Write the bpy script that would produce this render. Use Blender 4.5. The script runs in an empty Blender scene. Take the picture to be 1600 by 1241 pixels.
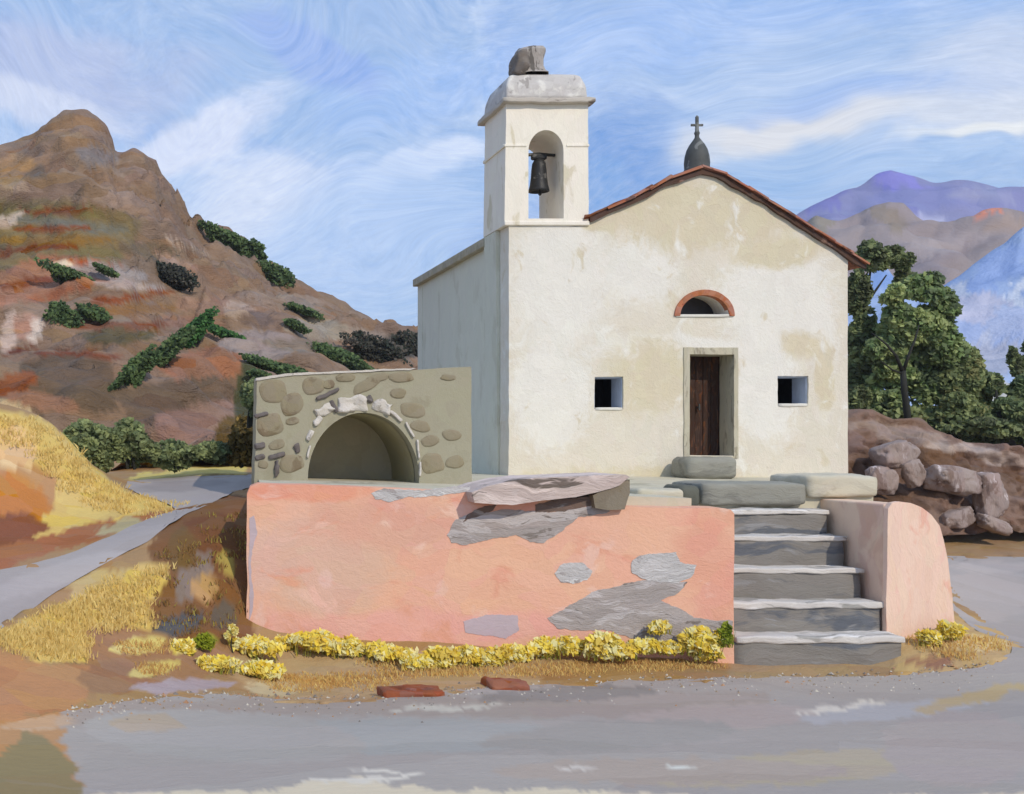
import bpy, bmesh, math, random
import numpy as np
from mathutils import Vector, noise
from mathutils.geometry import tessellate_polygon

random.seed(7)
C = bpy.context.scene.collection
H, F, VX, VY = 3.0, 1800.0, 220.0, 690.0      # eye height, focal length and vanishing point (photo pixels)
PI = math.pi

def P(px, py, Y):
    return Vector(((px - VX) * Y / F, Y, H + (VY - py) * Y / F))

def lin(r, g, b, k=1.0):
    def f(v):
        v /= 255.0
        return (v / 12.92 if v <= .04045 else ((v + .055) / 1.055) ** 2.4) * k
    return (min(f(r), .9), min(f(g), .9), min(f(b), .9), 1.0)

# ------------------------------------------------------------------ object helpers
def link(o, parent=None):
    C.objects.link(o)
    if parent is not None:
        o.parent = parent
    return o

def empty(name, loc, label, cat, group=None):
    o = bpy.data.objects.new(name, None)
    o.empty_display_size = .2
    o.location = loc
    link(o)
    o['label'] = label
    o['category'] = cat
    if group:
        o['group'] = group
    bpy.context.view_layer.update()
    return o

def tag(o, label, cat, group=None, kind=None):
    o['label'] = label
    o['category'] = cat
    if group:
        o['group'] = group
    if kind:
        o['kind'] = kind
    return o

def struct(o, label=None, cat=None):
    o['kind'] = 'structure'
    if label:
        o['label'] = label
    if cat:
        o['category'] = cat
    return o

def mesh_obj(name, verts, faces, mat, parent=None, smooth=False, mats=None, midx=None, vcol=None, fcol=None):
    """verts in world coordinates; if parent has a location, verts are shifted into its space"""
    off = Vector((0, 0, 0))
    p = parent
    while p is not None:
        off = off + p.location
        p = p.parent
    me = bpy.data.meshes.new(name)
    me.from_pydata([tuple(Vector(v) - off) for v in verts], [], faces)
    me.update()
    if mats:
        for m in mats:
            me.materials.append(m)
        if midx is not None:
            me.polygons.foreach_set('material_index', midx)
    else:
        me.materials.append(mat)
    if smooth:
        me.polygons.foreach_set('use_smooth', [True] * len(me.polygons))
    if vcol is not None:
        a = me.color_attributes.new('Col', 'FLOAT_COLOR', 'POINT')
        a.data.foreach_set('color', np.asarray(vcol, dtype=np.float32).ravel())
    o = bpy.data.objects.new(name, me)
    return link(o, parent)

def fix_normals(o):
    bm = bmesh.new()
    bm.from_mesh(o.data)
    bmesh.ops.recalc_face_normals(bm, faces=bm.faces)
    bm.to_mesh(o.data)
    bm.free()
    return o

def bevel(o, w, seg=2, ang=35):
    m = o.modifiers.new('bevel', 'BEVEL')
    m.width = w
    m.segments = seg
    m.limit_method = 'ANGLE'
    m.angle_limit = math.radians(ang)
    return o

class MB:
    def __init__(s):
        s.v = []; s.f = []; s.m = []
    def add(s, vs, fs, mi=0):
        n = len(s.v)
        s.v += [Vector(v) for v in vs]
        s.f += [tuple(i + n for i in f) for f in fs]
        s.m += [mi] * len(fs)
    def box(s, a, b, mi=0):
        (x0, y0, z0), (x1, y1, z1) = a, b
        s.add([(x0, y0, z0), (x1, y0, z0), (x1, y1, z0), (x0, y1, z0), (x0, y0, z1), (x1, y0, z1), (x1, y1, z1), (x0, y1, z1)],
              [(0, 3, 2, 1), (4, 5, 6, 7), (0, 1, 5, 4), (1, 2, 6, 5), (2, 3, 7, 6), (3, 0, 4, 7)], mi)
    def build(s, name, mats, parent=None, smooth=False):
        if not isinstance(mats, (list, tuple)):
            mats = [mats]
        return mesh_obj(name, s.v, s.f, None, parent, smooth, mats=mats, midx=s.m)

def wob(pts, step=.12, amp=.012, seed=0, closed=True, keep=True):
    """resample an outline and make its line slightly uneven, like hand-laid plaster"""
    out = []
    n = len(pts)
    for i in range(n if closed else n - 1):
        a = Vector((*pts[i], 0)); b = Vector((*pts[(i + 1) % n], 0))
        k = max(1, int((b - a).length / step))
        for j in range(k):
            p = a.lerp(b, j / k)
            q = Vector((p.x * 2.3, p.y * 2.3, seed * 7.1))
            d = noise.noise_vector(q) * amp + noise.noise_vector(q * 4.1) * amp * .5 + noise.noise_vector(q * 11.3) * amp * .3
            out.append((p.x + d.x, p.y + d.y))
    if not closed:
        out.append(pts[-1])
    return out

def slab(mb, outline, holes, y0, y1, mi=0, back=True, hole_back=None):
    """solid with holes: outline and holes in (x, z), front at y0, back at y1"""
    loops = [outline] + list(holes)
    flat = [p for l in loops for p in l]
    tris = tessellate_polygon([[Vector((x, z, 0)) for x, z in l] for l in loops])
    n = len(flat)
    vs = [(x, y0, z) for x, z in flat] + [(x, y1, z) for x, z in flat]
    fs = [tuple(t) for t in tris]
    if back:
        fs += [tuple(i + n for i in reversed(t)) for t in tris]
    k = 0
    for l in loops:
        m = len(l)
        for i in range(m):
            a = k + i; b = k + (i + 1) % m
            fs.append((a, b, b + n, a + n))
        k += m
    mb.add(vs, fs, mi)

def arch_pts(cx, z0, rx, rz, n=20, full=False):
    """half ellipse from right foot over the crown to left foot"""
    return [(cx + rx * math.cos(t), z0 + rz * math.sin(t)) for t in [PI * i / n for i in range(n + 1)]]

def block(x0, x1, y0, y1, z0, z1, rnd=.25, nz=.03, seed=0, n=7, sc=3.0, shear=0.0):
    """an irregular stone block as verts, faces"""
    bm = bmesh.new()
    bmesh.ops.create_cube(bm, size=2)
    bmesh.ops.subdivide_edges(bm, edges=bm.edges, cuts=n, use_grid_fill=True)
    c = Vector(((x0 + x1) / 2, (y0 + y1) / 2, (z0 + z1) / 2))
    h = Vector(((x1 - x0) / 2, (y1 - y0) / 2, (z1 - z0) / 2))
    rm = min(h) * rnd * 2
    for v in bm.verts:
        p = Vector((v.co.x * h.x, v.co.y * h.y, v.co.z * h.z))
        inner = Vector([max(-(h[i] - rm), min(h[i] - rm, p[i])) if h[i] > rm else 0 for i in range(3)])
        d = p - inner
        if d.length > 1e-6:
            p = inner + d.normalized() * min(rm, d.length)
        q = (p + c) * sc + Vector((seed * 3.7, seed * 1.3, 0))
        p += noise.noise_vector(q) * nz + noise.noise_vector(q * 2.7) * nz * .45
        p.z += shear * p.x
        v.co = p + c
    vs = [v.co.copy() for v in bm.verts]
    bm.verts.index_update()
    fs = [tuple(v.index for v in f.verts) for f in bm.faces]
    bm.free()
    return vs, fs

def stone(name, mat, parent, *a, **k):
    vs, fs = block(*a, **k)
    return mesh_obj(name, vs, fs, mat, parent, smooth=True)

def lathe(mb, cx, cy, prof, n=20, mi=0):
    vs = []; fs = []
    for r, z in prof:
        for i in range(n):
            a = 2 * PI * i / n
            vs.append((cx + r * math.cos(a), cy + r * math.sin(a), z))
    for j in range(len(prof) - 1):
        for i in range(n):
            fs.append((j * n + i, j * n + (i + 1) % n, (j + 1) * n + (i + 1) % n, (j + 1) * n + i))
    fs.append(tuple(reversed(range(n))))
    fs.append(tuple((len(prof) - 1) * n + i for i in range(n)))
    mb.add(vs, fs, mi)

def tube(mb, pts, rads, n=8, mi=0):
    vs = []; fs = []
    for k, p in enumerate(pts):
        p = Vector(p)
        if k == 0: d = Vector(pts[1]) - p
        elif k == len(pts) - 1: d = p - Vector(pts[k - 1])
        else: d = Vector(pts[k + 1]) - Vector(pts[k - 1])
        d.normalize()
        u = d.cross(Vector((0, 1, 0.2)))
        u.normalize()
        w = d.cross(u)
        for i in range(n):
            a = 2 * PI * i / n
            vs.append(p + (u * math.cos(a) + w * math.sin(a)) * rads[k])
    for k in range(len(pts) - 1):
        for i in range(n):
            fs.append((k * n + i, k * n + (i + 1) % n, (k + 1) * n + (i + 1) % n, (k + 1) * n + i))
    fs.append(tuple(reversed(range(n)))); fs.append(tuple((len(pts) - 1) * n + i for i in range(n)))
    mb.add(vs, fs, mi)

# ------------------------------------------------------------------ materials
class NT:
    def __init__(s, tree):
        s.t = tree; s.n = tree.nodes; s.l = tree.links
    def new(s, typ, **kw):
        n = s.n.new(typ)
        for k, v in kw.items():
            setattr(n, k, v)
        return n
    def put(s, sock, v):
        if isinstance(v, bpy.types.NodeSocket):
            s.l.new(v, sock)
        else:
            sock.default_value = v
    def math(s, op, a, b=0.0, c=None, clamp=False):
        n = s.new('ShaderNodeMath', operation=op, use_clamp=clamp)
        s.put(n.inputs[0], a); s.put(n.inputs[1], b)
        if c is not None: s.put(n.inputs[2], c)
        return n.outputs[0]
    def vmath(s, op, a, b=(0, 0, 0), scale=None):
        n = s.new('ShaderNodeVectorMath', operation=op)
        s.put(n.inputs[0], a)
        if op != 'SCALE': s.put(n.inputs[1], b)
        if scale is not None: s.put(n.inputs['Scale'], scale)
        return n.outputs['Value'] if op in ('LENGTH', 'DOT_PRODUCT') else n.outputs['Vector']
    def mix(s, fac, a, b, blend='MIX'):
        n = s.new('ShaderNodeMix', data_type='RGBA', blend_type=blend)
        s.put(n.inputs[0], fac); s.put(n.inputs[6], a); s.put(n.inputs[7], b)
        return n.outputs[2]
    def noise(s, vec, scale, detail=3, rough=.5, dist=0.0, out='Fac'):
        n = s.new('ShaderNodeTexNoise')
        s.put(n.inputs['Vector'], vec)
        n.inputs['Scale'].default_value = scale
        n.inputs['Detail'].default_value = detail
        n.inputs['Roughness'].default_value = rough
        n.inputs['Distortion'].default_value = dist
        return n.outputs['Fac' if out == 'Fac' else 'Color']
    def ramp(s, v, a, b):
        """0 at a, 1 at b, smooth"""
        n = s.new('ShaderNodeMapRange', interpolation_type='SMOOTHSTEP')
        s.put(n.inputs['Value'], v)
        n.inputs['From Min'].default_value = a; n.inputs['From Max'].default_value = b
        return n.outputs['Result']
    def scale(s, vec, sc, rot=(0, 0, 0)):
        n = s.new('ShaderNodeMapping')
        s.put(n.inputs['Vector'], vec)
        n.inputs['Scale'].default_value = sc
        n.inputs['Rotation'].default_value = rot
        return n.outputs['Vector']

def paint(name, base, accents=(), stroke=3.0, stretch=(1, 1, 1), rot=(0, 0, 0), bristle=14.0, jitter=.16, bump=.35, rough=.75,
          blobs=(), attr=False, fine=None, warp=.5, bumpdist=.01, wsc=1.0, lift=0.0):
    """Pigment laid in uneven strokes: cells of slightly different value, a fine grain across, real relief.
    accents: (colour, noise scale, threshold, softness); blobs: (centre xyz, radii xyz, colour, edge)"""
    m = bpy.data.materials.new(name)
    m.use_nodes = True
    t = NT(m.node_tree)
    t.n.clear()
    out = t.new('ShaderNodeOutputMaterial')
    bs = t.new('ShaderNodeBsdfPrincipled')
    bs.inputs['Roughness'].default_value = rough
    bs.inputs['Specular IOR Level'].default_value = .25
    t.l.new(bs.outputs[0], out.inputs[0])
    geo = t.new('ShaderNodeNewGeometry')
    pos = geo.outputs['Position']
    wn = t.noise(pos, wsc, 3, .55, out='Color')
    wv = t.vmath('SCALE', t.vmath('SUBTRACT', wn, (.5, .5, .5)), scale=warp)
    wp = t.vmath('ADD', pos, wv)
    sv = t.scale(wp, stretch, rot)
    col = base
    if attr:
        a = t.new('ShaderNodeAttribute', attribute_name='Col')
        col = a.outputs['Color']
    for c, r, bc, edge in blobs:
        d = t.vmath('LENGTH', t.vmath('DIVIDE', t.vmath('SUBTRACT', wp, c), r))
        msk = t.ramp(t.math('ADD', d, t.math('MULTIPLY', t.math('SUBTRACT', t.noise(sv, stroke * 1.7, 4, .6), .5), .9)), 1 + edge, 1 - edge)
        col = t.mix(msk, col, bc)
    for k, (ac, sc, th, so) in enumerate(accents):
        nv = t.noise(t.vmath('ADD', sv, (k * 13.7, k * 5.1, k * 9.3)), sc, 4, .6, .4)
        col = t.mix(t.ramp(nv, th, th + so), col, ac)
    vo = t.new('ShaderNodeTexVoronoi', feature='F1')
    t.put(vo.inputs['Vector'], sv)
    vo.inputs['Scale'].default_value = stroke
    cell = t.new('ShaderNodeSeparateColor')
    t.l.new(vo.outputs['Color'], cell.inputs[0])
    grain = t.noise(t.scale(sv, (1, 1, 1)), bristle, 5, .65, .3)
    val = t.math('ADD', t.math('MULTIPLY', t.math('SUBTRACT', cell.outputs[0], .5), jitter),
                 t.math('MULTIPLY', t.math('SUBTRACT', grain, .5), jitter * 1.6))
    val = t.math('ADD', val, 1.0 + lift)
    hs = t.new('ShaderNodeHueSaturation')
    t.put(hs.inputs['Color'], col)
    t.put(hs.inputs['Value'], val)
    t.put(hs.inputs['Saturation'], t.math('ADD', t.math('MULTIPLY', t.math('SUBTRACT', cell.outputs[1], .5), jitter * 1.2), 1.0))
    t.put(hs.inputs['Hue'], t.math('ADD', t.math('MULTIPLY', t.math('SUBTRACT', cell.outputs[2], .5), .012), .5))
    t.put(bs.inputs['Base Color'], hs.outputs[0])
    if bump > 0:
        ft = fine or bristle * 3
        hgt = t.math('ADD', t.math('MULTIPLY', grain, .7), t.math('MULTIPLY', t.noise(sv, ft, 3, .6), .35))
        hgt = t.math('ADD', hgt, t.math('MULTIPLY', cell.outputs[0], .15))
        b = t.new('ShaderNodeBump')
        b.inputs['Strength'].default_value = bump
        b.inputs['Distance'].default_value = bumpdist * 1.9
        t.put(b.inputs['Height'], hgt)
        t.l.new(b.outputs[0], bs.inputs['Normal'])
    return m

K = .95
def W(px, py, Y, rx, ry, col, edge=.25, ryd=3.0):
    c = P(px, py, Y)
    return (tuple(c), (rx * Y / F, ryd, ry * Y / F), col, edge)

M = {}
och = lin(223, 211, 182, K); wht = lin(240, 235, 223, K); crm = lin(230, 221, 202, K)
M['plaster'] = paint('chapel_plaster', crm,
    blobs=[W(875, 440, 22.5, 80, 115, wht, .4), W(1215, 470, 22.5, 90, 100, wht), W(860, 620, 22.5, 60, 90, wht), W(1190, 610, 22.5, 55, 80, wht),
           W(1050, 545, 22.5, 130, 22, wht), W(1000, 420, 22.5, 60, 60, wht, .4), W(1290, 560, 22.5, 22, 100, wht, .3),
           W(1095, 335, 22.5, 150, 55, och, .25), W(1210, 395, 22.5, 75, 25, och, .3), W(1010, 590, 22.5, 65, 60, och, .4),
           W(1290, 590, 22.5, 20, 60, och, .3), W(1000, 770, 22.5, 230, 38, och, .25), 
           W(1255, 540, 22.5, 30, 20, och, .4), W(930, 350, 22.5, 60, 10, och, .4)],
    accents=[(lin(222, 210, 184, K), 1.6, .60, .10), (lin(242, 238, 226, K), 2.3, .57, .16)],
    stroke=5, stretch=(1, 1, .8), bristle=16, jitter=.05, bump=.6, bumpdist=.015, warp=.6)
M['tower_plaster'] = paint('tower_plaster', lin(250, 241, 224, K), accents=[(lin(226, 216, 190, K), 1.7, .60, .08)], stroke=4,
    stretch=(1.4, 1.4, .6), bristle=13, jitter=.05, bump=.55, bumpdist=.012)
M['cap'] = paint('weathered_cap', lin(205, 200, 194, K), accents=[(lin(228, 224, 215, K), 2.2, .52, .1), (lin(170, 164, 158, K), 3.5, .6, .06)],
    stroke=6, bristle=14, jitter=.12, bump=.6, bumpdist=.015)
M['cornice'] = paint('cornice_stone', lin(198, 190, 178, K), accents=[(lin(140, 130, 118, K), 3, .58, .05)], stroke=6, stretch=(.5, .5, 2), jitter=.15, bump=.6)
M['stub_shade_stone'] = paint('stub_shade_stone', lin(125, 116, 108, K), accents=[(lin(165, 158, 150, K), 4, .6, .06)], stroke=8, stretch=(.5, .5, 2), jitter=.2)  # dark tone standing in for shade on the stub's left side
M['stub'] = paint('stub_stone', lin(176, 168, 160, K), accents=[(lin(110, 104, 98, K), 3, .56, .06), (lin(225, 220, 212, K), 4, .63, .05)], stroke=7,
    stretch=(2.5, 2.5, .5), jitter=.2, bump=.6)
M['tile'] = paint('terracotta_tile', lin(166, 112, 88, K), accents=[(lin(110, 76, 62, K), 3, .56, .05), (lin(215, 150, 120, K), 4, .63, .05)], stroke=5, jitter=.25, bump=.4)
M['eave'] = paint('grey_eave', lin(176, 168, 146, K), stroke=6, jitter=.25)
M['side_shade_tone'] = paint('flank_shade_plaster', lin(222, 221, 203, K), accents=[(lin(212, 210, 190, K), 1.5, .55, .1)], stroke=4, stretch=(1, 1, .5), bristle=13, jitter=.05, bump=.5)  # flank plaster a little greyer than the front, shade put into it
M['pink_shade_side'] = paint('shade_side_pink', lin(240, 208, 180, K), accents=[(lin(228, 190, 164, K), 1.8, .52, .1)], stroke=4, stretch=(1, 1, .6), jitter=.07, bump=.5)  # pink browned for the parapet's shaded side, shade put into the colour
M['under'] = paint('dark_verge', lin(88, 66, 56, K), accents=[(lin(140, 110, 95, K), 4, .62, .05)], stroke=6, jitter=.25)
M['brick'] = paint('lunette_brick', lin(178, 116, 86, K), accents=[(lin(150, 82, 60, K), 6, .6, .04)], stroke=9, jitter=.22)
M['iron'] = paint('dark_lead', lin(84, 86, 84, K), accents=[(lin(125, 127, 124, K), 4, .58, .06)], stroke=6, jitter=.25, rough=.6)
M['bronze'] = paint('bell_bronze', lin(50, 50, 50, K), accents=[(lin(110, 108, 104, K), 5, .6, .06)], stroke=7, jitter=.2, rough=.45)
M['door'] = paint('door_wood', lin(66, 46, 36, K), accents=[(lin(96, 62, 42, K), 3, .54, .08)], stroke=6, stretch=(5, 5, .6), bristle=10, jitter=.3, bump=.6)
M['frame'] = paint('door_surround', lin(196, 188, 164, K), accents=[(lin(165, 156, 135, K), 3, .55, .08)], stroke=5, stretch=(2.5, 2.5, .5), bristle=12, jitter=.12, bump=.5)
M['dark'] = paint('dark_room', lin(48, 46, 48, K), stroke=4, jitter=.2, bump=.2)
M['glass_dark'] = paint('dark_pane', lin(62, 60, 62, K), stroke=6, jitter=.2, bump=.2, rough=.35)
M['sill'] = paint('sill_paint', lin(226, 222, 210, K), stroke=6, jitter=.1)
M['reveal'] = paint('reveal_shade_blue', lin(196, 206, 222, K), stroke=6, stretch=(3, 3, .6), jitter=.1)  # blue grey of the shade put into the reveal colour

M['olive'] = paint('lime_mortar', lin(168, 162, 138, K), accents=[(lin(160, 153, 128, K), 1.4, .55, .1)], stroke=4, bristle=18, jitter=.05, bump=.5)
M['rubble'] = paint('rubble_stone', lin(150, 139, 114, K), accents=[(lin(132, 118, 94, K), 3, .58, .08)], stroke=5, bristle=16, jitter=.1, bump=.5)
M['arch_white'] = paint('limewashed_stone', lin(216, 208, 196, K), accents=[(lin(180, 172, 160, K), 5, .60, .04)], stroke=9, jitter=.12, bump=.8, bumpdist=.02)
M['grey_chip'] = paint('grey_chip_stone', lin(112, 104, 100, K), stroke=8, jitter=.25)
M['vault'] = paint('vault_plaster', lin(176, 168, 134, K), accents=[(lin(190, 182, 140, K), 1.2, .56, .1)], stroke=4, stretch=(1, .5, 1), jitter=.08)
M['vault_back'] = paint('vault_back', lin(198, 186, 156, K), stroke=4, jitter=.1)

pk = lin(242, 188, 158, K)
M['pink'] = paint('pink_plaster', pk,
    blobs=[W(500, 880, 15.8, 100, 85, lin(230, 188, 164, K), .3), W(620, 820, 15.8, 130, 40, lin(232, 178, 154, K), .4), W(420, 880, 15.8, 25, 60, lin(232, 188, 168, K), .3),
           W(480, 770, 15.8, 110, 15, lin(238, 168, 138, K), .3), W(800, 790, 15.8, 40, 30, lin(236, 172, 146, K), .3), W(650, 980, 15.8, 300, 26, lin(242, 182, 162, K), .3),
           W(1110, 880, 15.5, 50, 90, lin(236, 172, 146, K), .35), W(515, 905, 15.9, 12, 13, lin(236, 196, 178, K), .3)],
    accents=[(lin(236, 172, 144, K), 1.5, .56, .12), (lin(242, 196, 174, K), 1.9, .58, .1)],
    stroke=3.2, stretch=(.8, 1, 1.2), bristle=13, jitter=.045, bump=.55, bumpdist=.014)
M['pink_light'] = paint('pale_pink_plaster', lin(250, 214, 190, K), accents=[(lin(244, 192, 166, K), 2, .56, .1), (lin(250, 206, 186, K), 2.5, .60, .08)], stroke=4,
    stretch=(2.4, 2.4, .5), bristle=12, jitter=.05, bump=.6, bumpdist=.014)
M['bare'] = paint('bare_render', lin(178, 168, 162, K), accents=[(lin(202, 194, 190, K), 2.6, .53, .06), (lin(140, 130, 122, K), 3.4, .61, .05)], stroke=5,
    stretch=(.5, 1, 2.2), rot=(0, .25, 0), bristle=10, jitter=.13, bump=.8, bumpdist=.02)
M['bare_pale'] = paint('bare_pale_render', lin(206, 202, 198, K), accents=[(lin(178, 170, 166, K), 3, .56, .06), (lin(228, 226, 222, K), 4, .60, .05)], stroke=6,
    stretch=(.7, 1, 1.8), rot=(0, -.4, 0), bristle=10, jitter=.12, bump=.9, bumpdist=.02)
M['patch_dark'] = paint('dark_brown_patch', lin(120, 102, 92, K), accents=[(lin(160, 150, 142, K), 3, .58, .05)], stroke=6, stretch=(.6, 1, 2), jitter=.2, bump=.7)  # dark brown tone of two patches below the slab
M['lilac'] = paint('lilac_render', lin(198, 180, 184, K), stroke=5, jitter=.1, stretch=(.5, 1, 2))
M['slab_pale'] = paint('pale_slab', lin(206, 188, 178, K), accents=[(lin(228, 210, 200, K), 2, .5, .08), (lin(120, 108, 98, K), 2.4, .60, .05)], stroke=4,
    stretch=(.35, 1, 3), rot=(0, .08, 0), bristle=9, jitter=.12, bump=.8, bumpdist=.02)
M['slab_dark'] = paint('darker_slab_end', lin(136, 124, 106, K), accents=[(lin(105, 98, 84, K), 3, .55, .08)], stroke=5, jitter=.15, bump=.7)  # right end of the slab, darker than the rest
M['riser'] = paint('dark_step_stone', lin(138, 133, 126, K), accents=[(lin(104, 107, 112, K), 1.5, .52, .1), (lin(150, 148, 146, K), 2.4, .58, .08)], stroke=4,
    stretch=(.4, 1, 2.4), bristle=10, jitter=.12, bump=.7, bumpdist=.015)
M['tread'] = paint('pale_step_tread', lin(214, 208, 200, K), accents=[(lin(168, 164, 156, K), 1.8, .54, .06), (lin(234, 230, 224, K), 2.8, .56, .06)], stroke=5,  # treads are paler than the risers
    stretch=(.35, 1.4, 2), bristle=9, jitter=.1, bump=.8, bumpdist=.015)
M['slab_grey'] = paint('grey_green_slab', lin(152, 150, 138, K), accents=[(lin(134, 132, 122, K), 1.8, .53, .08), (lin(164, 162, 150, K), 2.6, .62, .06)], stroke=4,
    stretch=(.5, 1, 2), bristle=11, jitter=.1, bump=.7, bumpdist=.015)
M['slab_char'] = paint('charcoal_slab', lin(100, 101, 90, K), stroke=5, jitter=.15, bump=.6)
M['slab_cream'] = paint('cream_slab', lin(204, 196, 174, K), accents=[(lin(182, 174, 152, K), 2, .56, .08)], stroke=4, stretch=(.5, 1, 2), jitter=.1, bump=.6)
M['terrace'] = paint('terrace_ground', lin(205, 198, 175, K), accents=[(lin(175, 168, 145, K), 1.2, .56, .1)], stroke=3, jitter=.1)
M['rust'] = paint('red_brown_stone', lin(150, 88, 62, K), accents=[(lin(120, 70, 54, K), 3, .55, .08)], stroke=6, jitter=.2, bump=.6)

M['ground'] = paint('earth_and_dry_grass', (1, 1, 1, 1), attr=True, stroke=2.6, stretch=(.6, 1.1, 1), bristle=12, jitter=.12, bump=.5, bumpdist=.03, warp=.5)
M['road'] = paint('grey_road', (1, 1, 1, 1), attr=True, lift=.08, stroke=1.3, stretch=(.28, 1.2, 1), bristle=14, jitter=.11, bump=.6, bumpdist=.012, fine=90, warp=.5)
M['hill'] = paint('rocky_hillside', (1, 1, 1, 1), attr=True, stroke=.55, stretch=(.5, .5, 1.5), bristle=2.2, jitter=.24, bump=.8, bumpdist=.25, warp=2.5, wsc=.25)
M['far'] = paint('far_hillside', (1, 1, 1, 1), attr=True, stroke=.07, stretch=(.8, .8, 1.2), rot=(0, .5, 0), bristle=.35, jitter=.12, bump=.3, bumpdist=1, warp=12, wsc=.05)
M['bank'] = paint('mauve_rock_bank', (1, 1, 1, 1), attr=True, stroke=1.5, stretch=(.6, 1, 1.3), rot=(0, .5, 0), bristle=4, jitter=.2, bump=.7, bumpdist=.06, warp=1.2)
M['boulder'] = paint('pale_boulder', lin(164, 146, 138, K), accents=[(lin(134, 114, 104, K), 1.4, .54, .06), (lin(212, 198, 194, K), 2, .6, .05)], stroke=2.5,
    stretch=(1.6, 1, .5), rot=(0, .5, 0), bristle=6, jitter=.16, bump=.8, bumpdist=.04)
M['bark'] = paint('dark_bark', lin(50, 50, 44, K), stroke=6, stretch=(2, 2, .5), jitter=.3)

def leafmat(name, trans=.35):
    m = bpy.data.materials.new(name)
    m.use_nodes = True
    t = NT(m.node_tree)
    bs = m.node_tree.nodes['Principled BSDF']
    a = t.new('ShaderNodeAttribute', attribute_name='Col')
    t.l.new(a.outputs['Color'], bs.inputs['Base Color'])
    bs.inputs['Roughness'].default_value = .7
    bs.inputs['Specular IOR Level'].default_value = .2
    tr = t.new('ShaderNodeBsdfTranslucent')
    t.l.new(a.outputs['Color'], tr.inputs['Color'])
    mx = t.new('ShaderNodeMixShader')
    mx.inputs[0].default_value = trans
    out = m.node_tree.nodes['Material Output']
    t.l.new(bs.outputs[0], mx.inputs[1]); t.l.new(tr.outputs[0], mx.inputs[2]); t.l.new(mx.outputs[0], out.inputs[0])
    return m
M['leaf'] = leafmat('foliage')
M['flower'] = leafmat('yellow_blossom', .3)
M['straw'] = leafmat('dry_grass_blades', .3)

# ------------------------------------------------------------------ ground height
AN = []
def an(px, py, Y): 
    p = P(px, py, Y); AN.append((p.x, p.y, p.z))
for x in (-14, -8, -3, 2, 6, 10, 15, 22):
    for y in (3, 6, 9): AN.append((x, y, 0))
for x in (6, 10, 14, 18, 24): AN.append((x, 12.5, 0))
an(1145, 1042, 15.35); an(765, 1014, 15.65); an(385, 991, 15.95); an(600, 1003, 15.8); an(960, 1028, 15.5)
an(1300, 1044, 15.3); an(1400, 1044, 15.25); an(1450, 1004, 15.5); an(1545, 1020, 15.3); an(1600, 1000, 17.4); an(1700, 1000, 17.4)
an(765, 1075, 13.9); an(1145, 1060, 14.5); an(600, 1090, 13.4)
an(110, 1112, 12.3); an(-60, 1130, 11.8); an(330, 1085, 13.4); an(0, 1005, 13.3); an(-150, 1010, 12.8); an(200, 1010, 14.5)
an(0, 885, 16.0); an(-150, 900, 15.6); an(250, 803, 18.6); an(380, 762, 20.2); an(330, 751, 21.5); an(215, 752, 22.5); an(390, 745, 22); an(130, 845, 17.2)
an(245, 992, 14.9); an(300, 890, 16.0); an(345, 830, 17.0); an(372, 790, 18.0); an(383, 930, 16.2); an(384, 960, 16.0)
an(40, 650, 20.0); an(-80, 640, 19.8); an(90, 665, 20.3); an(-200, 640, 19.8); an(150, 735, 20.6); an(210, 775, 19.6)
an(0, 780, 18.3); an(-150, 780, 18.2); an(90, 790, 18.7)
an(90, 742, 23); an(300, 735, 24); an(390, 735, 25); an(0, 740, 24); an(-200, 740, 24)
AN += [(3.5, 18, 1.6), (6, 18, 1.5), (9.5, 18, 1.3), (7, 22, 1.9), (10, 22, 1.9), (5, 22, 2.0), (12.5, 21, 1.4), (14, 26, 1.6), (8, 28, 2.2)]
an(1600, 872, 27); an(1490, 872, 27); an(1800, 885, 26); an(1600, 840, 29.5); an(1480, 840, 29.5); an(1900, 850, 29)
AN += [(16, 20, .1), (20, 20, 0), (28, 20, 0), (15, 15, 0), (-14, 24, 2.6), (-10, 30, 3), (0, 30, 2.6), (10, 34, 2), (28, 34, 1.5), (20, 34, 1.5), (-14, 14, 1.2)]
A = np.array(AN, float)
def tpsk(r2): return np.where(r2 > 1e-12, r2 * np.log(np.maximum(r2, 1e-12)), 0.0)
_n = len(A)
_K = tpsk(((A[:, None, :2] - A[None, :, :2]) ** 2).sum(-1)) + np.eye(_n) * .25
_P = np.hstack([np.ones((_n, 1)), A[:, :2]])
_S = np.block([[_K, _P], [_P.T, np.zeros((3, 3))]])
_w = np.linalg.solve(_S, np.concatenate([A[:, 2], np.zeros(3)]))
def Tn(x, y):
    x = np.asarray(x, float); y = np.asarray(y, float)
    sh = x.shape
    x = x.ravel(); y = y.ravel()
    o = np.empty(len(x))
    for i in range(0, len(x), 20000):
        xx = x[i:i + 20000]; yy = y[i:i + 20000]
        r2 = (xx[:, None] - A[None, :, 0]) ** 2 + (yy[:, None] - A[None, :, 1]) ** 2
        o[i:i + 20000] = tpsk(r2) @ _w[:_n] + _w[_n] + _w[_n + 1] * xx + _w[_n + 2] * yy
    return o.reshape(sh)
def T(x, y): return float(Tn(np.array([x]), np.array([y]))[0])

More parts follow.
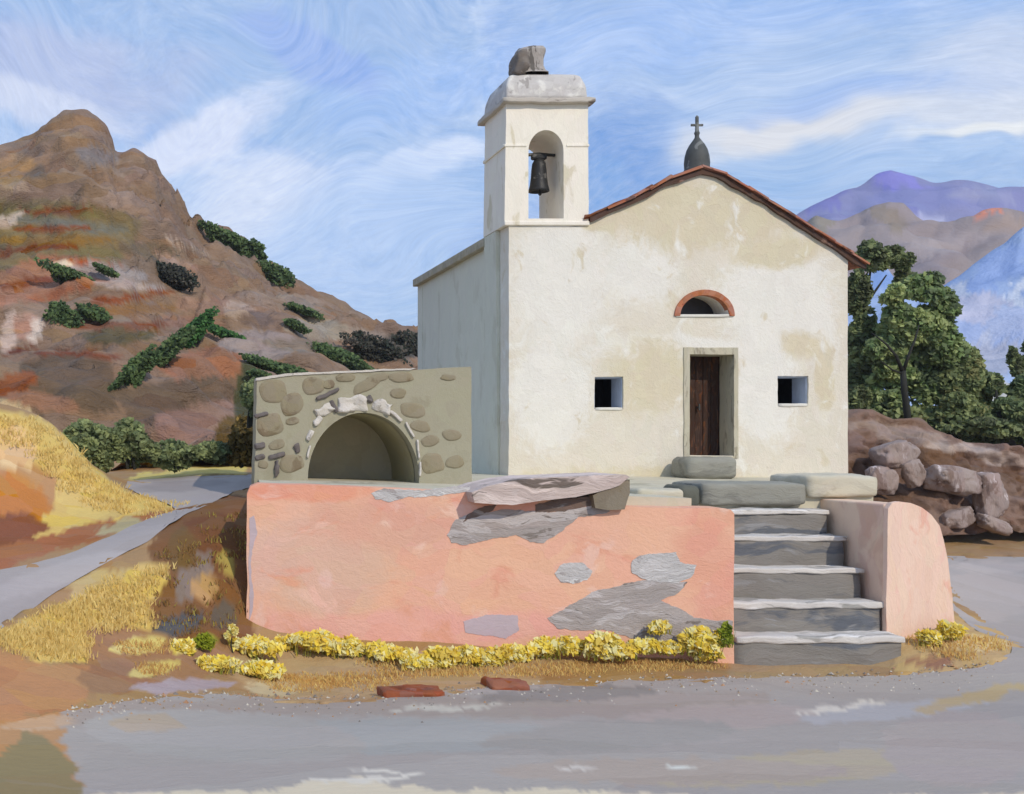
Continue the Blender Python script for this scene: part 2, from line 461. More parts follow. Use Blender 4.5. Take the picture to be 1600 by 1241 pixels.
_ys = np.linspace(3, 34, 620)
_px = np.arange(-2000, 2501, 20.0)
_TG = Tn((_px[:, None] - VX) * _ys[None, :] / F, np.repeat(_ys[None, :], len(_px), 0))
def hit(px, py, ymin=3.0):
    """first point of the ground seen at that picture position"""
    k0 = int(np.searchsorted(_ys, ymin)); ys = _ys[k0:]
    g = (min(max(px, -1999), 2479) + 2000) / 20.0; i = int(g); g -= i
    d = _TG[i, k0:] * (1 - g) + _TG[i + 1, k0:] * g - (H + (VY - py) * ys / F)
    k = np.argmax(d > 0)
    if d[k] <= 0: k = len(ys) - 1
    if k > 0:
        f = d[k - 1] / (d[k - 1] - d[k]) if d[k] != d[k - 1] else 0
        y = ys[k - 1] + (ys[k] - ys[k - 1]) * max(0, min(1, f))
    else: y = ys[0]
    return Vector(((px - VX) * y / F, y, H + (VY - py) * y / F))

# ------------------------------------------------------------------ colour areas of ground cover and rock
def inpoly(x, y, poly):
    inside = np.zeros(x.shape, bool)
    n = len(poly)
    for i in range(n):
        x0, y0 = poly[i]; x1, y1 = poly[(i + 1) % n]
        if y0 == y1: continue
        c = ((y0 > y) != (y1 > y)) & (x < (x1 - x0) * (y - y0) / (y1 - y0) + x0)
        inside ^= c
    return inside

def areas(V, base, layers, warp=8.0, wscale=.03, seed=0, soft=2.5):
    """V: (n,3) world points; layers given where they show from the road; returns colours"""
    V = np.asarray(V, float)
    px = VX + V[:, 0] / V[:, 1] * F
    py = VY - (V[:, 2] - H) / V[:, 1] * F
    wx = np.array([noise.noise(Vector((a * wscale, b * wscale * 2, seed))) for a, b in zip(px, py)])
    wy = np.array([noise.noise(Vector((a * wscale, b * wscale * 2, seed + 30))) for a, b in zip(px, py)])
    wx2 = np.array([noise.noise(Vector((a * wscale * 4, b * wscale * 8, seed + 9))) for a, b in zip(px, py)])
    x = px + (wx + wx2 * .5) * warp; y = py + (wy + wx2 * .4) * warp * .5
    X0, Y0 = x, y
    tot = 0
    for ox, oy in ((0, 0), (soft, 0), (-soft, 0), (0, soft * .5), (0, -soft * .5)):
        tot = tot + _areas(X0 + ox, Y0 + oy, base, layers)
    return tot / 5

def _areas(x, y, base, layers):
    col = np.tile(np.array(base), (len(x), 1))
    for L in layers:
        if L[0] == 'p':
            msk = inpoly(x, y, L[1]); c = L[2]; k = L[3] if len(L) > 3 else 1.0
        else:
            _, cx, cy, rx, ry, an_, c = L[:7]; k = L[7] if len(L) > 7 else 1.0
            a = math.radians(an_)
            dx = x - cx; dy = y - cy
            u = (dx * math.cos(a) + dy * math.sin(a)) / rx; v = (-dx * math.sin(a) + dy * math.cos(a)) / ry
            msk = u * u + v * v < 1
        col[msk] = col[msk] * (1 - k) + np.array(c) * k
    return col

def grid_faces(nr, nc):
    return [(r * nc + c, r * nc + c + 1, (r + 1) * nc + c + 1, (r + 1) * nc + c) for r in range(nr - 1) for c in range(nc - 1)]

def G(r, g, b): return lin(r, g, b, 1.05)
YEL = G(206, 176, 100); OCH = G(176, 136, 82); BRN = G(150, 116, 84); ORG = G(176, 130, 86); DRK = G(128, 98, 66); OLV = G(138, 122, 86)
ground_layers = [
    ('p', [(-300, 600), (0, 640), (60, 650), (110, 680), (150, 735), (200, 770), (300, 790), (240, 815), (110, 850), (-300, 900)], YEL),
    ('p', [(-300, 690), (20, 690), (60, 730), (95, 760), (60, 830), (-300, 860)], ORG),
    ('e', 20, 790, 55, 50, 20, G(184, 118, 48)), ('e', 0, 830, 70, 28, -8, G(130, 80, 52)), ('e', 20, 700, 40, 30, 30, G(214, 178, 130)),
    ('p', [(-300, 850), (0, 855), (120, 825), (240, 800), (300, 790), (250, 812), (130, 850), (0, 890), (-300, 940)], G(160, 104, 66)),
    ('e', 190, 822, 36, 10, -15, G(176, 160, 118)),
    ('e', 300, 738, 100, 12, -6, G(206, 184, 104)),
    # slope between side road and wall
    ('p', [(230, 850), (270, 800), (345, 775), (400, 780), (400, 1010), (340, 1010), (230, 990), (245, 900)], G(122, 84, 48)),
    ('e', 330, 850, 50, 50, 0, G(112, 72, 40)), ('e', 305, 900, 22, 45, 30, G(128, 112, 100)), ('e', 320, 920, 20, 22, 20, G(178, 142, 92)), ('e', 280, 975, 40, 18, -15, G(86, 84, 84)),
    ('e', 355, 880, 12, 20, 0, G(168, 150, 70)), ('e', 285, 860, 24, 35, 0, G(112, 84, 46)), ('e', 350, 960, 22, 25, 0, G(98, 86, 72)),
    ('p', [(-300, 1000), (0, 985), (40, 965), (110, 940), (180, 900), (230, 882), (268, 885), (245, 925), (225, 945), (240, 985), (200, 985), (130, 990), (140, 1035), (60, 1035), (0, 1000), (-300, 1040)], YEL),
    ('p', [(105, 900), (150, 890), (200, 888), (190, 905), (110, 940)], G(188, 162, 110)),
    ('p', [(130, 985), (200, 975), (245, 1000), (380, 1010), (300, 1080), (150, 1080), (135, 1035)], G(158, 118, 82)),
    ('p', [(-300, 1020), (0, 1015), (60, 1040), (140, 1040), (140, 1085), (120, 1110), (-300, 1140)], G(176, 128, 86)),
    ('e', 180, 1060, 55, 25, 0, G(152, 112, 80)),
    ('e', 240, 1045, 40, 11, -12, G(206, 184, 104)), ('e', 215, 1010, 42, 12, -4, G(214, 196, 118)), ('e', 285, 1012, 20, 10, 0, G(222, 200, 96)),
    ('e', 320, 1002, 18, 9, 0, G(150, 156, 50)), ('e', 290, 1072, 80, 10, -3, G(168, 150, 148)),
    ('p', [(-300, 1110), (20, 1110), (62, 1130), (90, 1165), (125, 1241), (130, 1400), (-300, 1400)], ORG), ('p', [(-300, 1215), (0, 1180), (50, 1138), (80, 1158), (108, 1195), (125, 1241), (130, 1400), (-300, 1400)], OLV),
    ('p', [(330, 1030), (450, 1010), (600, 1020), (760, 1030), (1150, 1020), (1150, 1070), (850, 1070), (700, 1085), (420, 1100)], G(176, 146, 104)),
    ('p', [(860, 1030), (1150, 1030), (1150, 1075), (840, 1075)], G(160, 124, 76)),
    ('e', 480, 1066, 60, 10, 0, G(186, 146, 84)), ('e', 430, 1075, 45, 12, 0, G(196, 174, 130)), ('e', 640, 1030, 60, 12, 3, G(186, 158, 116)),
    ('p', [(1140, 1040), (1420, 1030), (1560, 1040), (1540, 1080), (1140, 1080)], G(162, 134, 96)),
    ('p', [(1400, 960), (1500, 960), (1590, 990), (1590, 1030), (1500, 1055), (1400, 1060)], G(188, 156, 104)),
    ('e', 1450, 1035, 40, 10, 0, G(150, 108, 80)), ('e', 1530, 1005, 40, 14, 0, G(212, 186, 130)), ('e', 1440, 985, 45, 16, 10, G(206, 160, 110)),
    ('p', [(1440, 820), (1900, 800), (1900, 900), (1600, 885), (1500, 870), (1440, 870)], G(160, 128, 90)),
]
# ground sheet: dense where it is seen, wider and coarser around, out to the horizon
pxs = np.concatenate([np.arange(-2600, -200, 120), np.arange(-200, 1800, 4.0), np.arange(1800, 3400, 100)])
inv = np.concatenate([1 / np.linspace(2.2, 6, 14)[:-1], np.linspace(1 / 6., 1 / 33., 330)])
ysg = 1 / inv
PX, YY = np.meshgrid(pxs, ysg)
XX = (PX - VX) * YY / F
ZZ = Tn(XX, YY)
lump = np.array([noise.noise(Vector((a * 1.7, b * 1.7, 0))) * .03 + noise.noise(Vector((a * 5, b * 5, 3))) * .015 for a, b in zip(XX.ravel(), YY.ravel())]).reshape(XX.shape)
ZZ = np.minimum(np.maximum(ZZ, -.3), 7) + lump * (YY > 12.6)
TER = [(1.7, 16.4), (7.6, 15.9), (7.6, 17.3), (11.0, 17.3), (13.7, 22.4), (13.7, 28), (3, 28), (2.4, 22), (1.9, 18.6)]
_gx = PX.ravel(); _gy = (VY - (ZZ.ravel() - H) / YY.ravel() * F)
RTOP = [(-2600, 1150), (-200, 1142), (60, 1122), (110, 1110), (200, 1096), (330, 1084), (450, 1094), (590, 1092), (700, 1080), (830, 1071), (1000, 1064), (1150, 1060), (1400, 1056), (1530, 1044), (1585, 1020), (1600, 1012), (3400, 1012)]
RARM = [(1600, 1030), (1606, 1012), (1572, 992), (1536, 965), (1498, 930), (1474, 900), (1462, 878), (1462, 872), (3400, 876), (3400, 1030)]
SIDE = [(-1200, 1047), (-500, 957), (-160, 912), (0, 899), (60, 887), (120, 869), (180, 842), (230, 819), (285, 802), (312, 788), (240, 774), (205, 764), (215, 756), (260, 752), (330, 748), (395, 746), (398, 758), (366, 764), (328, 782), (298, 795), (258, 817), (226, 842), (182, 863), (132, 890), (86, 917), (36, 952), (-4, 976), (-160, 1002), (-500, 1057), (-1200, 1172)]
_in = (_gy > np.interp(_gx, [p[0] for p in RTOP], [p[1] for p in RTOP]) + 5) | inpoly(_gx, _gy, RARM) | inpoly(_gx, _gy, SIDE)
ZZ = np.where(_in.reshape(ZZ.shape) & (YY < 30), ZZ - .07 - np.abs(lump), ZZ)
Vg = np.stack([XX, YY, ZZ], -1).reshape(-1, 3)
cg = areas(Vg, G(162, 128, 86), ground_layers, warp=14)
struct(mesh_obj('ground', Vg.tolist(), grid_faces(len(ysg), len(pxs)), M['ground'], smooth=True, vcol=cg))
far = MB()
far.add([(-900, 32, -1.2), (900, 32, -1.2), (900, 900, -1.2), (-900, 900, -1.2)], [(0, 1, 2, 3)])
M['plain'] = paint('valley_floor', lin(140, 132, 112, K), stroke=.1, bristle=.8, jitter=.2, bump=0)
struct(far.build('ground', M['plain']))
far = MB()
far.add([(-900, -300, -.35), (900, -300, -.35), (900, 33, -.35), (-900, 33, -.35)], [(0, 1, 2, 3)])
struct(far.build('ground', M['plain']))

# roads: strips between two edge lines, following the ground a little above it
def interp(pts, t):
    xs = [p[0] for p in pts]; ys_ = [p[1] for p in pts]
    return np.interp(t, xs, ys_)
def strip(name, rows, lift, mat, layers, base, warp=10, seed=0):
    V = []
    for row in rows:
        for (px, py) in row:
            h = hit(px, py)
            V.append((h.x, h.y, h.z + lift))
    o = mesh_obj(name, V, grid_faces(len(rows), len(rows[0])), mat, smooth=True, vcol=areas(V, base, layers, warp=warp, seed=seed))
    return struct(o)
RD = G(161, 152, 143)
top = [(-1500, 1150), (-200, 1142), (60, 1122), (110, 1110), (200, 1096), (330, 1084), (450, 1094), (590, 1092), (700, 1080), (830, 1071), (1000, 1064), (1150, 1060), (1400, 1056), (1530, 1044), (1585, 1020), (1600, 1012), (2300, 1012)]
def ragged(pts, step, amp, seed):
    xs = np.arange(pts[0][0], pts[-1][0] + 1, step)
    return [(x, float(interp(pts, x)) + noise.noise(Vector((x * .02, seed, 0))) * amp + noise.noise(Vector((x * .09, seed, 5))) * amp * .5) for x in xs]
road_edge = top
topr = ragged(top, 6, 5, 1)
rows = []
for k in range(76):
    f = (k / 75) ** 1.0
    rows.append([(x, y + (1420 - y) * f) for x, y in topr])
road_layers = [
    ('p', [(40, 1100), (500, 1090), (800, 1090), (1200, 1080), (1200, 1120), (700, 1120), (300, 1115), (40, 1140)], G(157, 144, 133)),
    ('e', 620, 1150, 300, 26, 0, G(159, 156, 149)), ('e', 350, 1150, 220, 40, 4, G(163, 156, 147)), ('e', 1130, 1120, 150, 20, -2, G(170, 155, 145), .8),
    ('e', 950, 1150, 200, 22, -3, G(155, 148, 139)), ('e', 880, 1085, 140, 12, -2, G(131, 124, 117), .8), ('e', 1250, 1200, 260, 25, -4, G(170, 156, 133)),
    ('e', 1400, 1110, 150, 12, -6, G(169, 164, 161)), ('e', 1520, 1090, 90, 9, -14, G(180, 156, 110), .8), ('e', 1320, 1105, 70, 4, -8, G(214, 204, 186), .8),
    ('e', 700, 1105, 90, 4, -2, G(200, 194, 177), .7), ('e', 230, 1130, 60, 14, 0, G(170, 154, 133)),
    ('e', 1050, 1205, 280, 20, 0, G(165, 150, 137)), ('e', 1500, 1170, 120, 60, 0, G(165, 152, 143)),
    ('p', [(0, 1242), (140, 1244), (240, 1238), (420, 1236), (480, 1222), (560, 1212), (610, 1228), (720, 1236), (860, 1232), (1000, 1240), (1100, 1243), (1300, 1246), (1600, 1240), (1900, 1250), (1900, 1500), (-200, 1500), (-200, 1250)], G(206, 190, 164)), ('e', 600, 1205, 60, 3, 3, G(206, 196, 180)), ('e', 560, 1219, 90, 3, -2, G(206, 196, 180)),
    ('p', [(-1500, 1090), (70, 1090), (92, 1118), (100, 1160), (134, 1241), (145, 1500), (-1500, 1500)], ORG), ('e', 60, 1130, 60, 9, -5, G(190, 160, 130), .7), ('p', [(-1500, 1290), (-300, 1230), (0, 1182), (46, 1140), (84, 1158), (112, 1195), (134, 1241), (145, 1500), (-1500, 1500)], OLV),
    ('e', 1060, 1199, 22, 3, 0, G(207, 205, 192)), ('e', 900, 1199, 30, 2, 0, G(197, 186, 173)),
]
strip('road', rows, .006, M['road'], road_layers, RD, warp=14)
# the road's far arm, running on past the right end of the steps
le = [(1010, 1580), (1000, 1550), (985, 1524), (960, 1494), (935, 1474), (905, 1464), (880, 1460), (866, 1460)]
rows = []
for py in np.linspace(1030, 868, 44):
    x0 = float(np.interp(-py, [-p[0] for p in le], [p[1] for p in le])) + noise.noise(Vector((py * .05, 3, 0))) * 6
    rows.append([(x0 + (2300 - x0) * (k / 50) ** 1.5, py + (k / 50) * 8) for k in range(51)])
strip('road', rows, .002, M['road'], [('e', 1540, 930, 70, 40, 0, G(167, 156, 149)), ('e', 1560, 1000, 60, 30, 0, G(159, 150, 143)), ('e', 1560, 885, 70, 10, 0, G(173, 162, 155))], G(161, 152, 146), seed=4)
# side road climbing to the left and round behind the bank
up = [(-1200, 1040), (-500, 950), (-160, 905), (0, 892), (60, 880), (120, 862), (180, 835), (230, 812), (285, 795), (300, 786), (230, 778), (195, 763), (200, 752), (260, 748), (330, 744), (400, 742)]
lo = [(-1200, 1180), (-500, 1065), (-160, 1010), (0, 985), (40, 960), (90, 925), (135, 898), (185, 870), (230, 848), (262, 822), (300, 800), (330, 788), (352, 776), (370, 768), (385, 764), (405, 760)]
def dens(pts, k):
    out = []
    for a, b in zip(pts[:-1], pts[1:]):
        for j in range(k): out.append((a[0] + (b[0] - a[0]) * j / k, a[1] + (b[1] - a[1]) * j / k))
    out.append(pts[-1]); return out
U = dens(up, 6); L = dens(lo, 6)
rows = []
for k in range(15):
    f = k / 14
    rows.append([(a[0] + (b[0] - a[0]) * f + noise.noise(Vector((i * .3, f * 3, 2))) * 2, a[1] + (b[1] - a[1]) * f + noise.noise(Vector((i * .35, f * 3, 8))) * 2) for i, (a, b) in enumerate(zip(U, L))])
strip('side_road', rows, .012, M['road'], [('e', 80, 900, 120, 16, -18, G(167, 158, 153)), ('e', 280, 760, 80, 8, -4, G(147, 138, 133)), ('e', 60, 945, 70, 14, -25, G(155, 146, 141)), ('e', 330, 775, 50, 6, -10, G(159, 150, 147))], G(159, 150, 145), warp=8, seed=6)

# ------------------------------------------------------------------ hills
def smooth_ridge(ridge, xs):
    return sum(interp(ridge, np.asarray(xs) + o) * w for o, w in ((-110, .12), (-70, .16), (-35, .2), (0, .2), (35, .16), (70, .1), (110, .06)))
def hill(name, ridge, base_y, Yr, Yb, px0, px1, dpx, nrow, mat, base, layers, amp=.5, asc=.2, warp=14, back=1.35, seed=0, curve=1.0, ledge=0):
    xs = np.arange(px0, px1 + 1, dpx)
    ry = interp(ridge, xs)
    rs = smooth_ridge(ridge, xs)
    V = []; nr = nrow + 8
    for k in range(8):
        f = k / 8                                           # the far side, coming up to the ridge
        for x, y in zip(xs, ry):
            Yd = Yr * (back + (1 - back) * f)
            zt = H + (VY - y) * Yr / F
            xw = (x - VX) * Yd / F
            V.append((xw, Yd, (zt + 2) * (math.sin(f * PI / 2) ** .8) - 2))
    for k in range(nrow):
        f = k / (nrow - 1)
        w_ = min(1.0, f * 3.5); w_ = w_ * w_ * (3 - 2 * w_)
        for x, y, ys_ in zip(xs, ry, rs):
            by = float(interp(base_y, x))
            Yd = Yr + (Yb - Yr) * (f ** curve)
            y = y * (1 - w_) + ys_ * w_
            py = y + (by - y) * f
            p = P(x, py, Yd)
            q = Vector((p.x * asc, p.y * asc, p.z * asc * 1.6 + seed))
            d = (noise.noise(q) + .5 * noise.noise(q * 2.3) + .3 * noise.noise(q * 5.1)) * amp
            e = min(1, k / 4)
            if ledge:
                g_ = p.z * ledge + 1.6 * noise.noise(Vector((p.x * .05, p.y * .05, seed)))
                g_ -= math.floor(g_)
                d += (g_ ** 2.2 - .3) * 1.1 * max(0.0, min(1.0, .55 + 1.4 * noise.noise(Vector((p.x * .07 + 9, p.z * .09, 2)))))
            V.append((p.x, p.y - d * .8 * e, p.z + d * .7 * e + noise.noise(q * 6) * amp * .15))
    o = mesh_obj(name, V, grid_faces(nr, len(xs)), mat, smooth=True, vcol=areas(V, base, layers, warp=warp, seed=seed))
    return struct(o)

ridge = [(-900, 420), (-500, 330), (-200, 260), (0, 226), (35, 216), (60, 203), (80, 188), (98, 174), (118, 169), (138, 173), (155, 184), (168, 198), (176, 216), (181, 240), (190, 238), (206, 233), (226, 238), (244, 252),
         (252, 272), (268, 290), (282, 312), (296, 338), (320, 358), (352, 366), (385, 385), (410, 408), (440, 432), (490, 452), (520, 462), (546, 478), (590, 505), (620, 512), (645, 517), (662, 530), (690, 560), (760, 600), (900, 640), (1200, 670)]
SR, SB, SC = 95.0, 27.0, .75
base_l = [(-900, 735), (1200, 735)]
def on_hill(px, py):
    r0 = float(interp(ridge, px)); r1 = float(smooth_ridge(ridge, [px])[0]); f = 0.0
    for k in range(400):
        f = k / 399; w_ = min(1.0, f * 3.5); w_ = w_ * w_ * (3 - 2 * w_)
        y = r0 * (1 - w_) + r1 * w_
        if y + (735 - y) * f >= py: break
    Yd = SR + (SB - SR) * f ** SC
    return P(px, py, Yd)
def hc(r, g, b):
    m_ = (r + g + b) / 3
    return lin(m_ + (r - m_) * 1.05 - 11, m_ + (g - m_) * 1.0 - 9, m_ + (b - m_) * 1.05 - 14, 1.0)
hl = [
    ('p', [(-900, 330), (0, 315), (60, 310), (140, 318), (190, 330), (230, 345), (190, 400), (150, 420), (0, 430), (-900, 450)], hc(140, 120, 92)),
    ('e', 60, 330, 110, 9, 2, hc(132, 118, 84)), ('e', 110, 352, 90, 9, 6, hc(128, 120, 108)), ('e', 80, 376, 100, 8, 0, hc(150, 116, 74)), ('e', 140, 395, 55, 10, 6, hc(136, 122, 92)),
    ('e', 88, 328, 60, 4.7, -3, hc(136, 78, 46)), ('e', 80, 358, 68, 4.7, -1, hc(140, 80, 46)), ('e', 62, 388, 66, 5.4, -4, hc(136, 76, 42)), ('e', 5, 400, 20, 5.4, -10, hc(130, 72, 40)),
    ('e', 10, 345, 30, 6, -25, hc(200, 176, 160)), ('e', 20, 285, 24, 12, 10, hc(176, 146, 120)), ('e', 55, 268, 20, 12, 10, hc(128, 112, 104)), ('e', 150, 245, 34, 14, 15, hc(146, 132, 130)),
    ('e', 15, 260, 40, 18, -10, hc(172, 136, 102)), ('e', 120, 200, 40, 20, 0, hc(172, 140, 116), .6), ('e', 215, 285, 40, 35, 20, hc(160, 130, 114), .6), ('e', 180, 290, 24, 40, -30, hc(172, 142, 124), .6),
    ('p', [(20, 415), (60, 398), (140, 402), (190, 412), (230, 430), (200, 450), (120, 445), (0, 480), (-20, 440)], hc(172, 124, 104)), ('e', 105, 411, 30, 4, 0, hc(184, 96, 54)), ('e', 98, 413, 16, 4.5, 0, hc(236, 210, 184)),
    ('e', 170, 425, 60, 12, 8, hc(176, 160, 156)), ('e', 200, 446, 60, 6, 4, hc(200, 182, 176), .7), ('e', 60, 440, 70, 6.3, -8, hc(140, 78, 48)), ('e', 90, 460, 60, 7, -14, hc(168, 104, 78)),
    ('e', 235, 392, 50, 14, 8, hc(126, 108, 92)), ('e', 275, 408, 38, 7, 20, hc(176, 142, 126)), ('e', 290, 385, 40, 4, 16, hc(196, 170, 152)),
    ('e', 190, 467, 55, 5, -5, hc(146, 84, 52)), ('e', 255, 456, 20, 4, 0, hc(146, 84, 52)), ('e', 200, 485, 90, 9, -3, hc(148, 112, 78)), ('e', 330, 478, 60, 12, 5, hc(170, 134, 118), .8),
    ('e', 180, 509, 90, 6.3, 0, hc(134, 78, 48)), ('e', 185, 525, 60, 12, 0, hc(112, 98, 76)), ('e', 120, 555, 70, 5.4, 2, hc(136, 80, 56)), ('e', 300, 505, 50, 12, 5, hc(160, 122, 104)),
    ('e', 15, 520, 14, 34, 15, hc(206, 178, 164)), ('e', 44, 510, 22, 22, 0, hc(188, 142, 122)), ('e', 55, 516, 10, 20, 15, hc(224, 204, 192)), ('e', 28, 549, 30, 3.6, -20, hc(120, 66, 44)),
    ('e', 440, 470, 70, 14, 8, hc(158, 136, 124)), ('e', 375, 485, 26, 12, 10, hc(184, 160, 148)), ('e', 400, 540, 66, 24, -2, hc(166, 148, 144)), ('e', 500, 515, 56, 17, 4, hc(172, 156, 142)), ('e', 470, 540, 60, 10, 4, hc(150, 134, 124)),
    ('e', 400, 500, 30, 14, 0, hc(134, 112, 104)), ('e', 580, 525, 50, 10, 10, hc(170, 148, 134)), ('e', 630, 540, 30, 20, 0, hc(104, 94, 88)),
    ('p', [(20, 620), (30, 570), (80, 552), (170, 560), (185, 600), (180, 640), (60, 650)], hc(118, 98, 84)), ('p', [(230, 570), (330, 540), (382, 555), (370, 590), (280, 595)], hc(168, 120, 98)),
    ('p', [(180, 610), (300, 590), (395, 590), (395, 640), (300, 670), (200, 660)], hc(124, 102, 88)), ('p', [(240, 650), (330, 625), (380, 630), (350, 680), (250, 705)], hc(158, 126, 114)),
    ('e', 385, 620, 18, 60, 4, hc(84, 82, 60)), ('e', 365, 690, 30, 40, 0, hc(112, 86, 48)), ('e', 20, 600, 40, 16, -20, hc(148, 88, 60)), ('e', 70, 628, 60, 14, 10, hc(166, 126, 108)), ('e', 330, 735, 120, 14, 0, hc(190, 165, 95)),
    ('e', 20, 640, 30, 12, 20, hc(205, 180, 150)),
]
hill_main = hill('hill', ridge, base_l, SR, SB, -900, 1200, 4.0, 210, M['hill'], hc(152, 124, 106), hl, amp=1.5, asc=.17, seed=3, curve=SC, warp=9, ledge=.42)

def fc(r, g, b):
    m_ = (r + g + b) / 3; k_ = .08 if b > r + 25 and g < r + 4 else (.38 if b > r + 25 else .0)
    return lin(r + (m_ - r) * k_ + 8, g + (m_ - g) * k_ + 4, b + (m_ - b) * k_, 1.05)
r_purple = [(600, 560), (900, 460), (1100, 400), (1200, 372), (1252, 334), (1290, 310), (1318, 299), (1340, 292), (1355, 282), (1370, 273), (1392, 267), (1412, 269), (1432, 277), (1455, 284), (1490, 282), (1520, 286), (1545, 290), (1580, 296), (1640, 305), (1800, 350), (2200, 420)]  # violet mountain: fading with distance is put into its colour
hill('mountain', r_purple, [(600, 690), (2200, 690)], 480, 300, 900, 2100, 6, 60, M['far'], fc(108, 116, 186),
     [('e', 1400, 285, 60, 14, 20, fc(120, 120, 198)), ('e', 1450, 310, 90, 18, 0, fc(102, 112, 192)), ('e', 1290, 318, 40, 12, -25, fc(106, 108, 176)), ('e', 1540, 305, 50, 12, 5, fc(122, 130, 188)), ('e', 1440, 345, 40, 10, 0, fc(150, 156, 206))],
     amp=16, asc=.012, seed=11, warp=26)
r_grey = [(600, 640), (1100, 430), (1245, 360), (1275, 338), (1310, 340), (1345, 336), (1365, 322), (1390, 313), (1412, 322), (1430, 340), (1455, 352), (1480, 350), (1510, 338), (1535, 330), (1570, 326), (1600, 338), (1650, 345), (1800, 380), (2200, 430)]
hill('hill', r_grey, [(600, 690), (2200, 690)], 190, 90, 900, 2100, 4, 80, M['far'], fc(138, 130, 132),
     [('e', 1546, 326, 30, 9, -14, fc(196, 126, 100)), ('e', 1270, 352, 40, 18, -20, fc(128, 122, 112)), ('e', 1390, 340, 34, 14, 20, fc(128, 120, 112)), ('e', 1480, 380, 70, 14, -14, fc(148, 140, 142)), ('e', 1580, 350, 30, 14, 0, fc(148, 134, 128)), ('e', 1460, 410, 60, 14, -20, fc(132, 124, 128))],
     amp=7, asc=.035, seed=21, warp=26)
r_blue = [(400, 690), (800, 640), (1200, 520), (1330, 440), (1385, 418), (1430, 470), (1475, 450), (1500, 430), (1520, 412), (1545, 396), (1570, 380), (1600, 352), (1650, 330), (1800, 320), (2200, 380)]  # nearer blue hill, its haze painted into the base colour
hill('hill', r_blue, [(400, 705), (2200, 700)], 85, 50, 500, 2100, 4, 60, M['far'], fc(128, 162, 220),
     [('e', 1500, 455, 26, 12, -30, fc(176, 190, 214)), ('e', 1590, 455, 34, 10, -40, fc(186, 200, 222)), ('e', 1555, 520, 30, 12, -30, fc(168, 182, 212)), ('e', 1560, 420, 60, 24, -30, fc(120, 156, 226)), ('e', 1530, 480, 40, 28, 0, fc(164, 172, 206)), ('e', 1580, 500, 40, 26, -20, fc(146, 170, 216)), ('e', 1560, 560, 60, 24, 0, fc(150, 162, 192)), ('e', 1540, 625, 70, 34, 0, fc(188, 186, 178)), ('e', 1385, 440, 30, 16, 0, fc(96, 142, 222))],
     amp=1.6, asc=.08, seed=31, warp=20)

# rocky bank on the right
topb = [(1180, 640), (1325, 640), (1360, 640), (1395, 655), (1430, 652), (1470, 676), (1510, 690), (1560, 697), (1600, 704), (1800, 715), (2100, 730)]
baseb = [(1180, 860), (1400, 850), (1470, 840), (1520, 836), (1560, 826), (1600, 832), (1800, 842), (2100, 850)]
BK = lambda r, g, b: lin(r + 4, g + 1, b - 8, 1.0)
bl = [('e', 1400, 675, 80, 14, 8, BK(150, 132, 128)), ('e', 1540, 715, 80, 8, 6, BK(158, 142, 138)), ('p', [(1420, 700), (1480, 690), (1560, 710), (1600, 740), (1600, 760), (1540, 735), (1440, 730)], BK(104, 80, 70)),
      ('e', 1350, 700, 30, 30, 0, BK(126, 104, 100)), ('e', 1400, 790, 60, 24, 20, BK(98, 76, 68)), ('e', 1500, 810, 60, 18, 0, BK(128, 108, 102)), ('e', 1345, 760, 30, 50, 0, BK(102, 80, 74)),
      ('e', 1460, 762, 34, 18, 10, BK(112, 90, 82)), ('e', 1500, 700, 60, 7, 6, BK(170, 154, 150)), ('e', 1590, 720, 60, 10, 6, BK(150, 134, 130))]
xs = np.arange(1180, 2101, 4); V = []
nr = 60
for k in range(-6, nr):
    f = max(0, k / (nr - 1))
    for x in xs:
        ty = float(interp(topb, x)); by = float(interp(baseb, x))
        Yd = 31.5 - 2.6 * math.sin(f * PI / 2) if k >= 0 else 31.5 - k * .9
        p = P(x, ty + (by - ty) * f, min(Yd, 31.5) if k >= 0 else 31.5)
        if k < 0:
            p = Vector((p.x * Yd / 31.5, Yd, p.z - .1 * k * k * .1))
        q = Vector((p.x * .8, p.y * .5, p.z * 1.1))
        d = (noise.noise(q) + .6 * abs(noise.noise(q * 2.3)) + .35 * noise.noise(q * 5)) * .62
        e = 1 if k > 1 else .35
        V.append((p.x, p.y - d * e, p.z + d * .25 * e))
struct(mesh_obj('rocky_bank', V, grid_faces(nr + 6, len(xs)), M['bank'], smooth=True, vcol=areas(V, BK(124, 102, 96), bl, warp=16, seed=12)))

def boulder(px, py, w, h, Y, label, seed, tilt=0):
    c = P(px, py, Y); rx = w * Y / F / 2; rz = h * Y / F / 2
    bm = bmesh.new()
    bmesh.ops.create_icosphere(bm, subdivisions=4, radius=1)
    for v in bm.verts:
        p = v.co.copy()
        q = p * 1.3 + Vector((seed * 5.3, 0, seed))
        p *= 1 + noise.noise(q) * .4 + noise.noise(q * 3) * .2 + noise.noise(q * 7) * .08
        for i in range(3):
            if abs(p[i]) > .78: p[i] = math.copysign(.78 + (abs(p[i]) - .78) * .3, p[i])
        p = Vector((p.x * rx * 1.15, p.y * rx * .8, p.z * rz * 1.15))
        ca, sa = math.cos(tilt), math.sin(tilt)
        v.co = Vector((p.x * ca - p.z * sa, p.y, p.x * sa + p.z * ca)) + c
    vs = [v.co.copy() for v in bm.verts]; fs = [tuple(v.index for v in f.verts) for f in bm.faces]
    bm.free()
    o = mesh_obj('boulder', [p + Vector((0, .58, 0)) for p in vs], fs, M['boulder'], smooth=True)
    tag(o, label, 'boulder', 'pale boulders in the rocky bank')
boulder(1422, 712, 62, 42, 28.7, 'mauve boulder highest in the brown rocky bank, below the tree trunk', 1, .3)
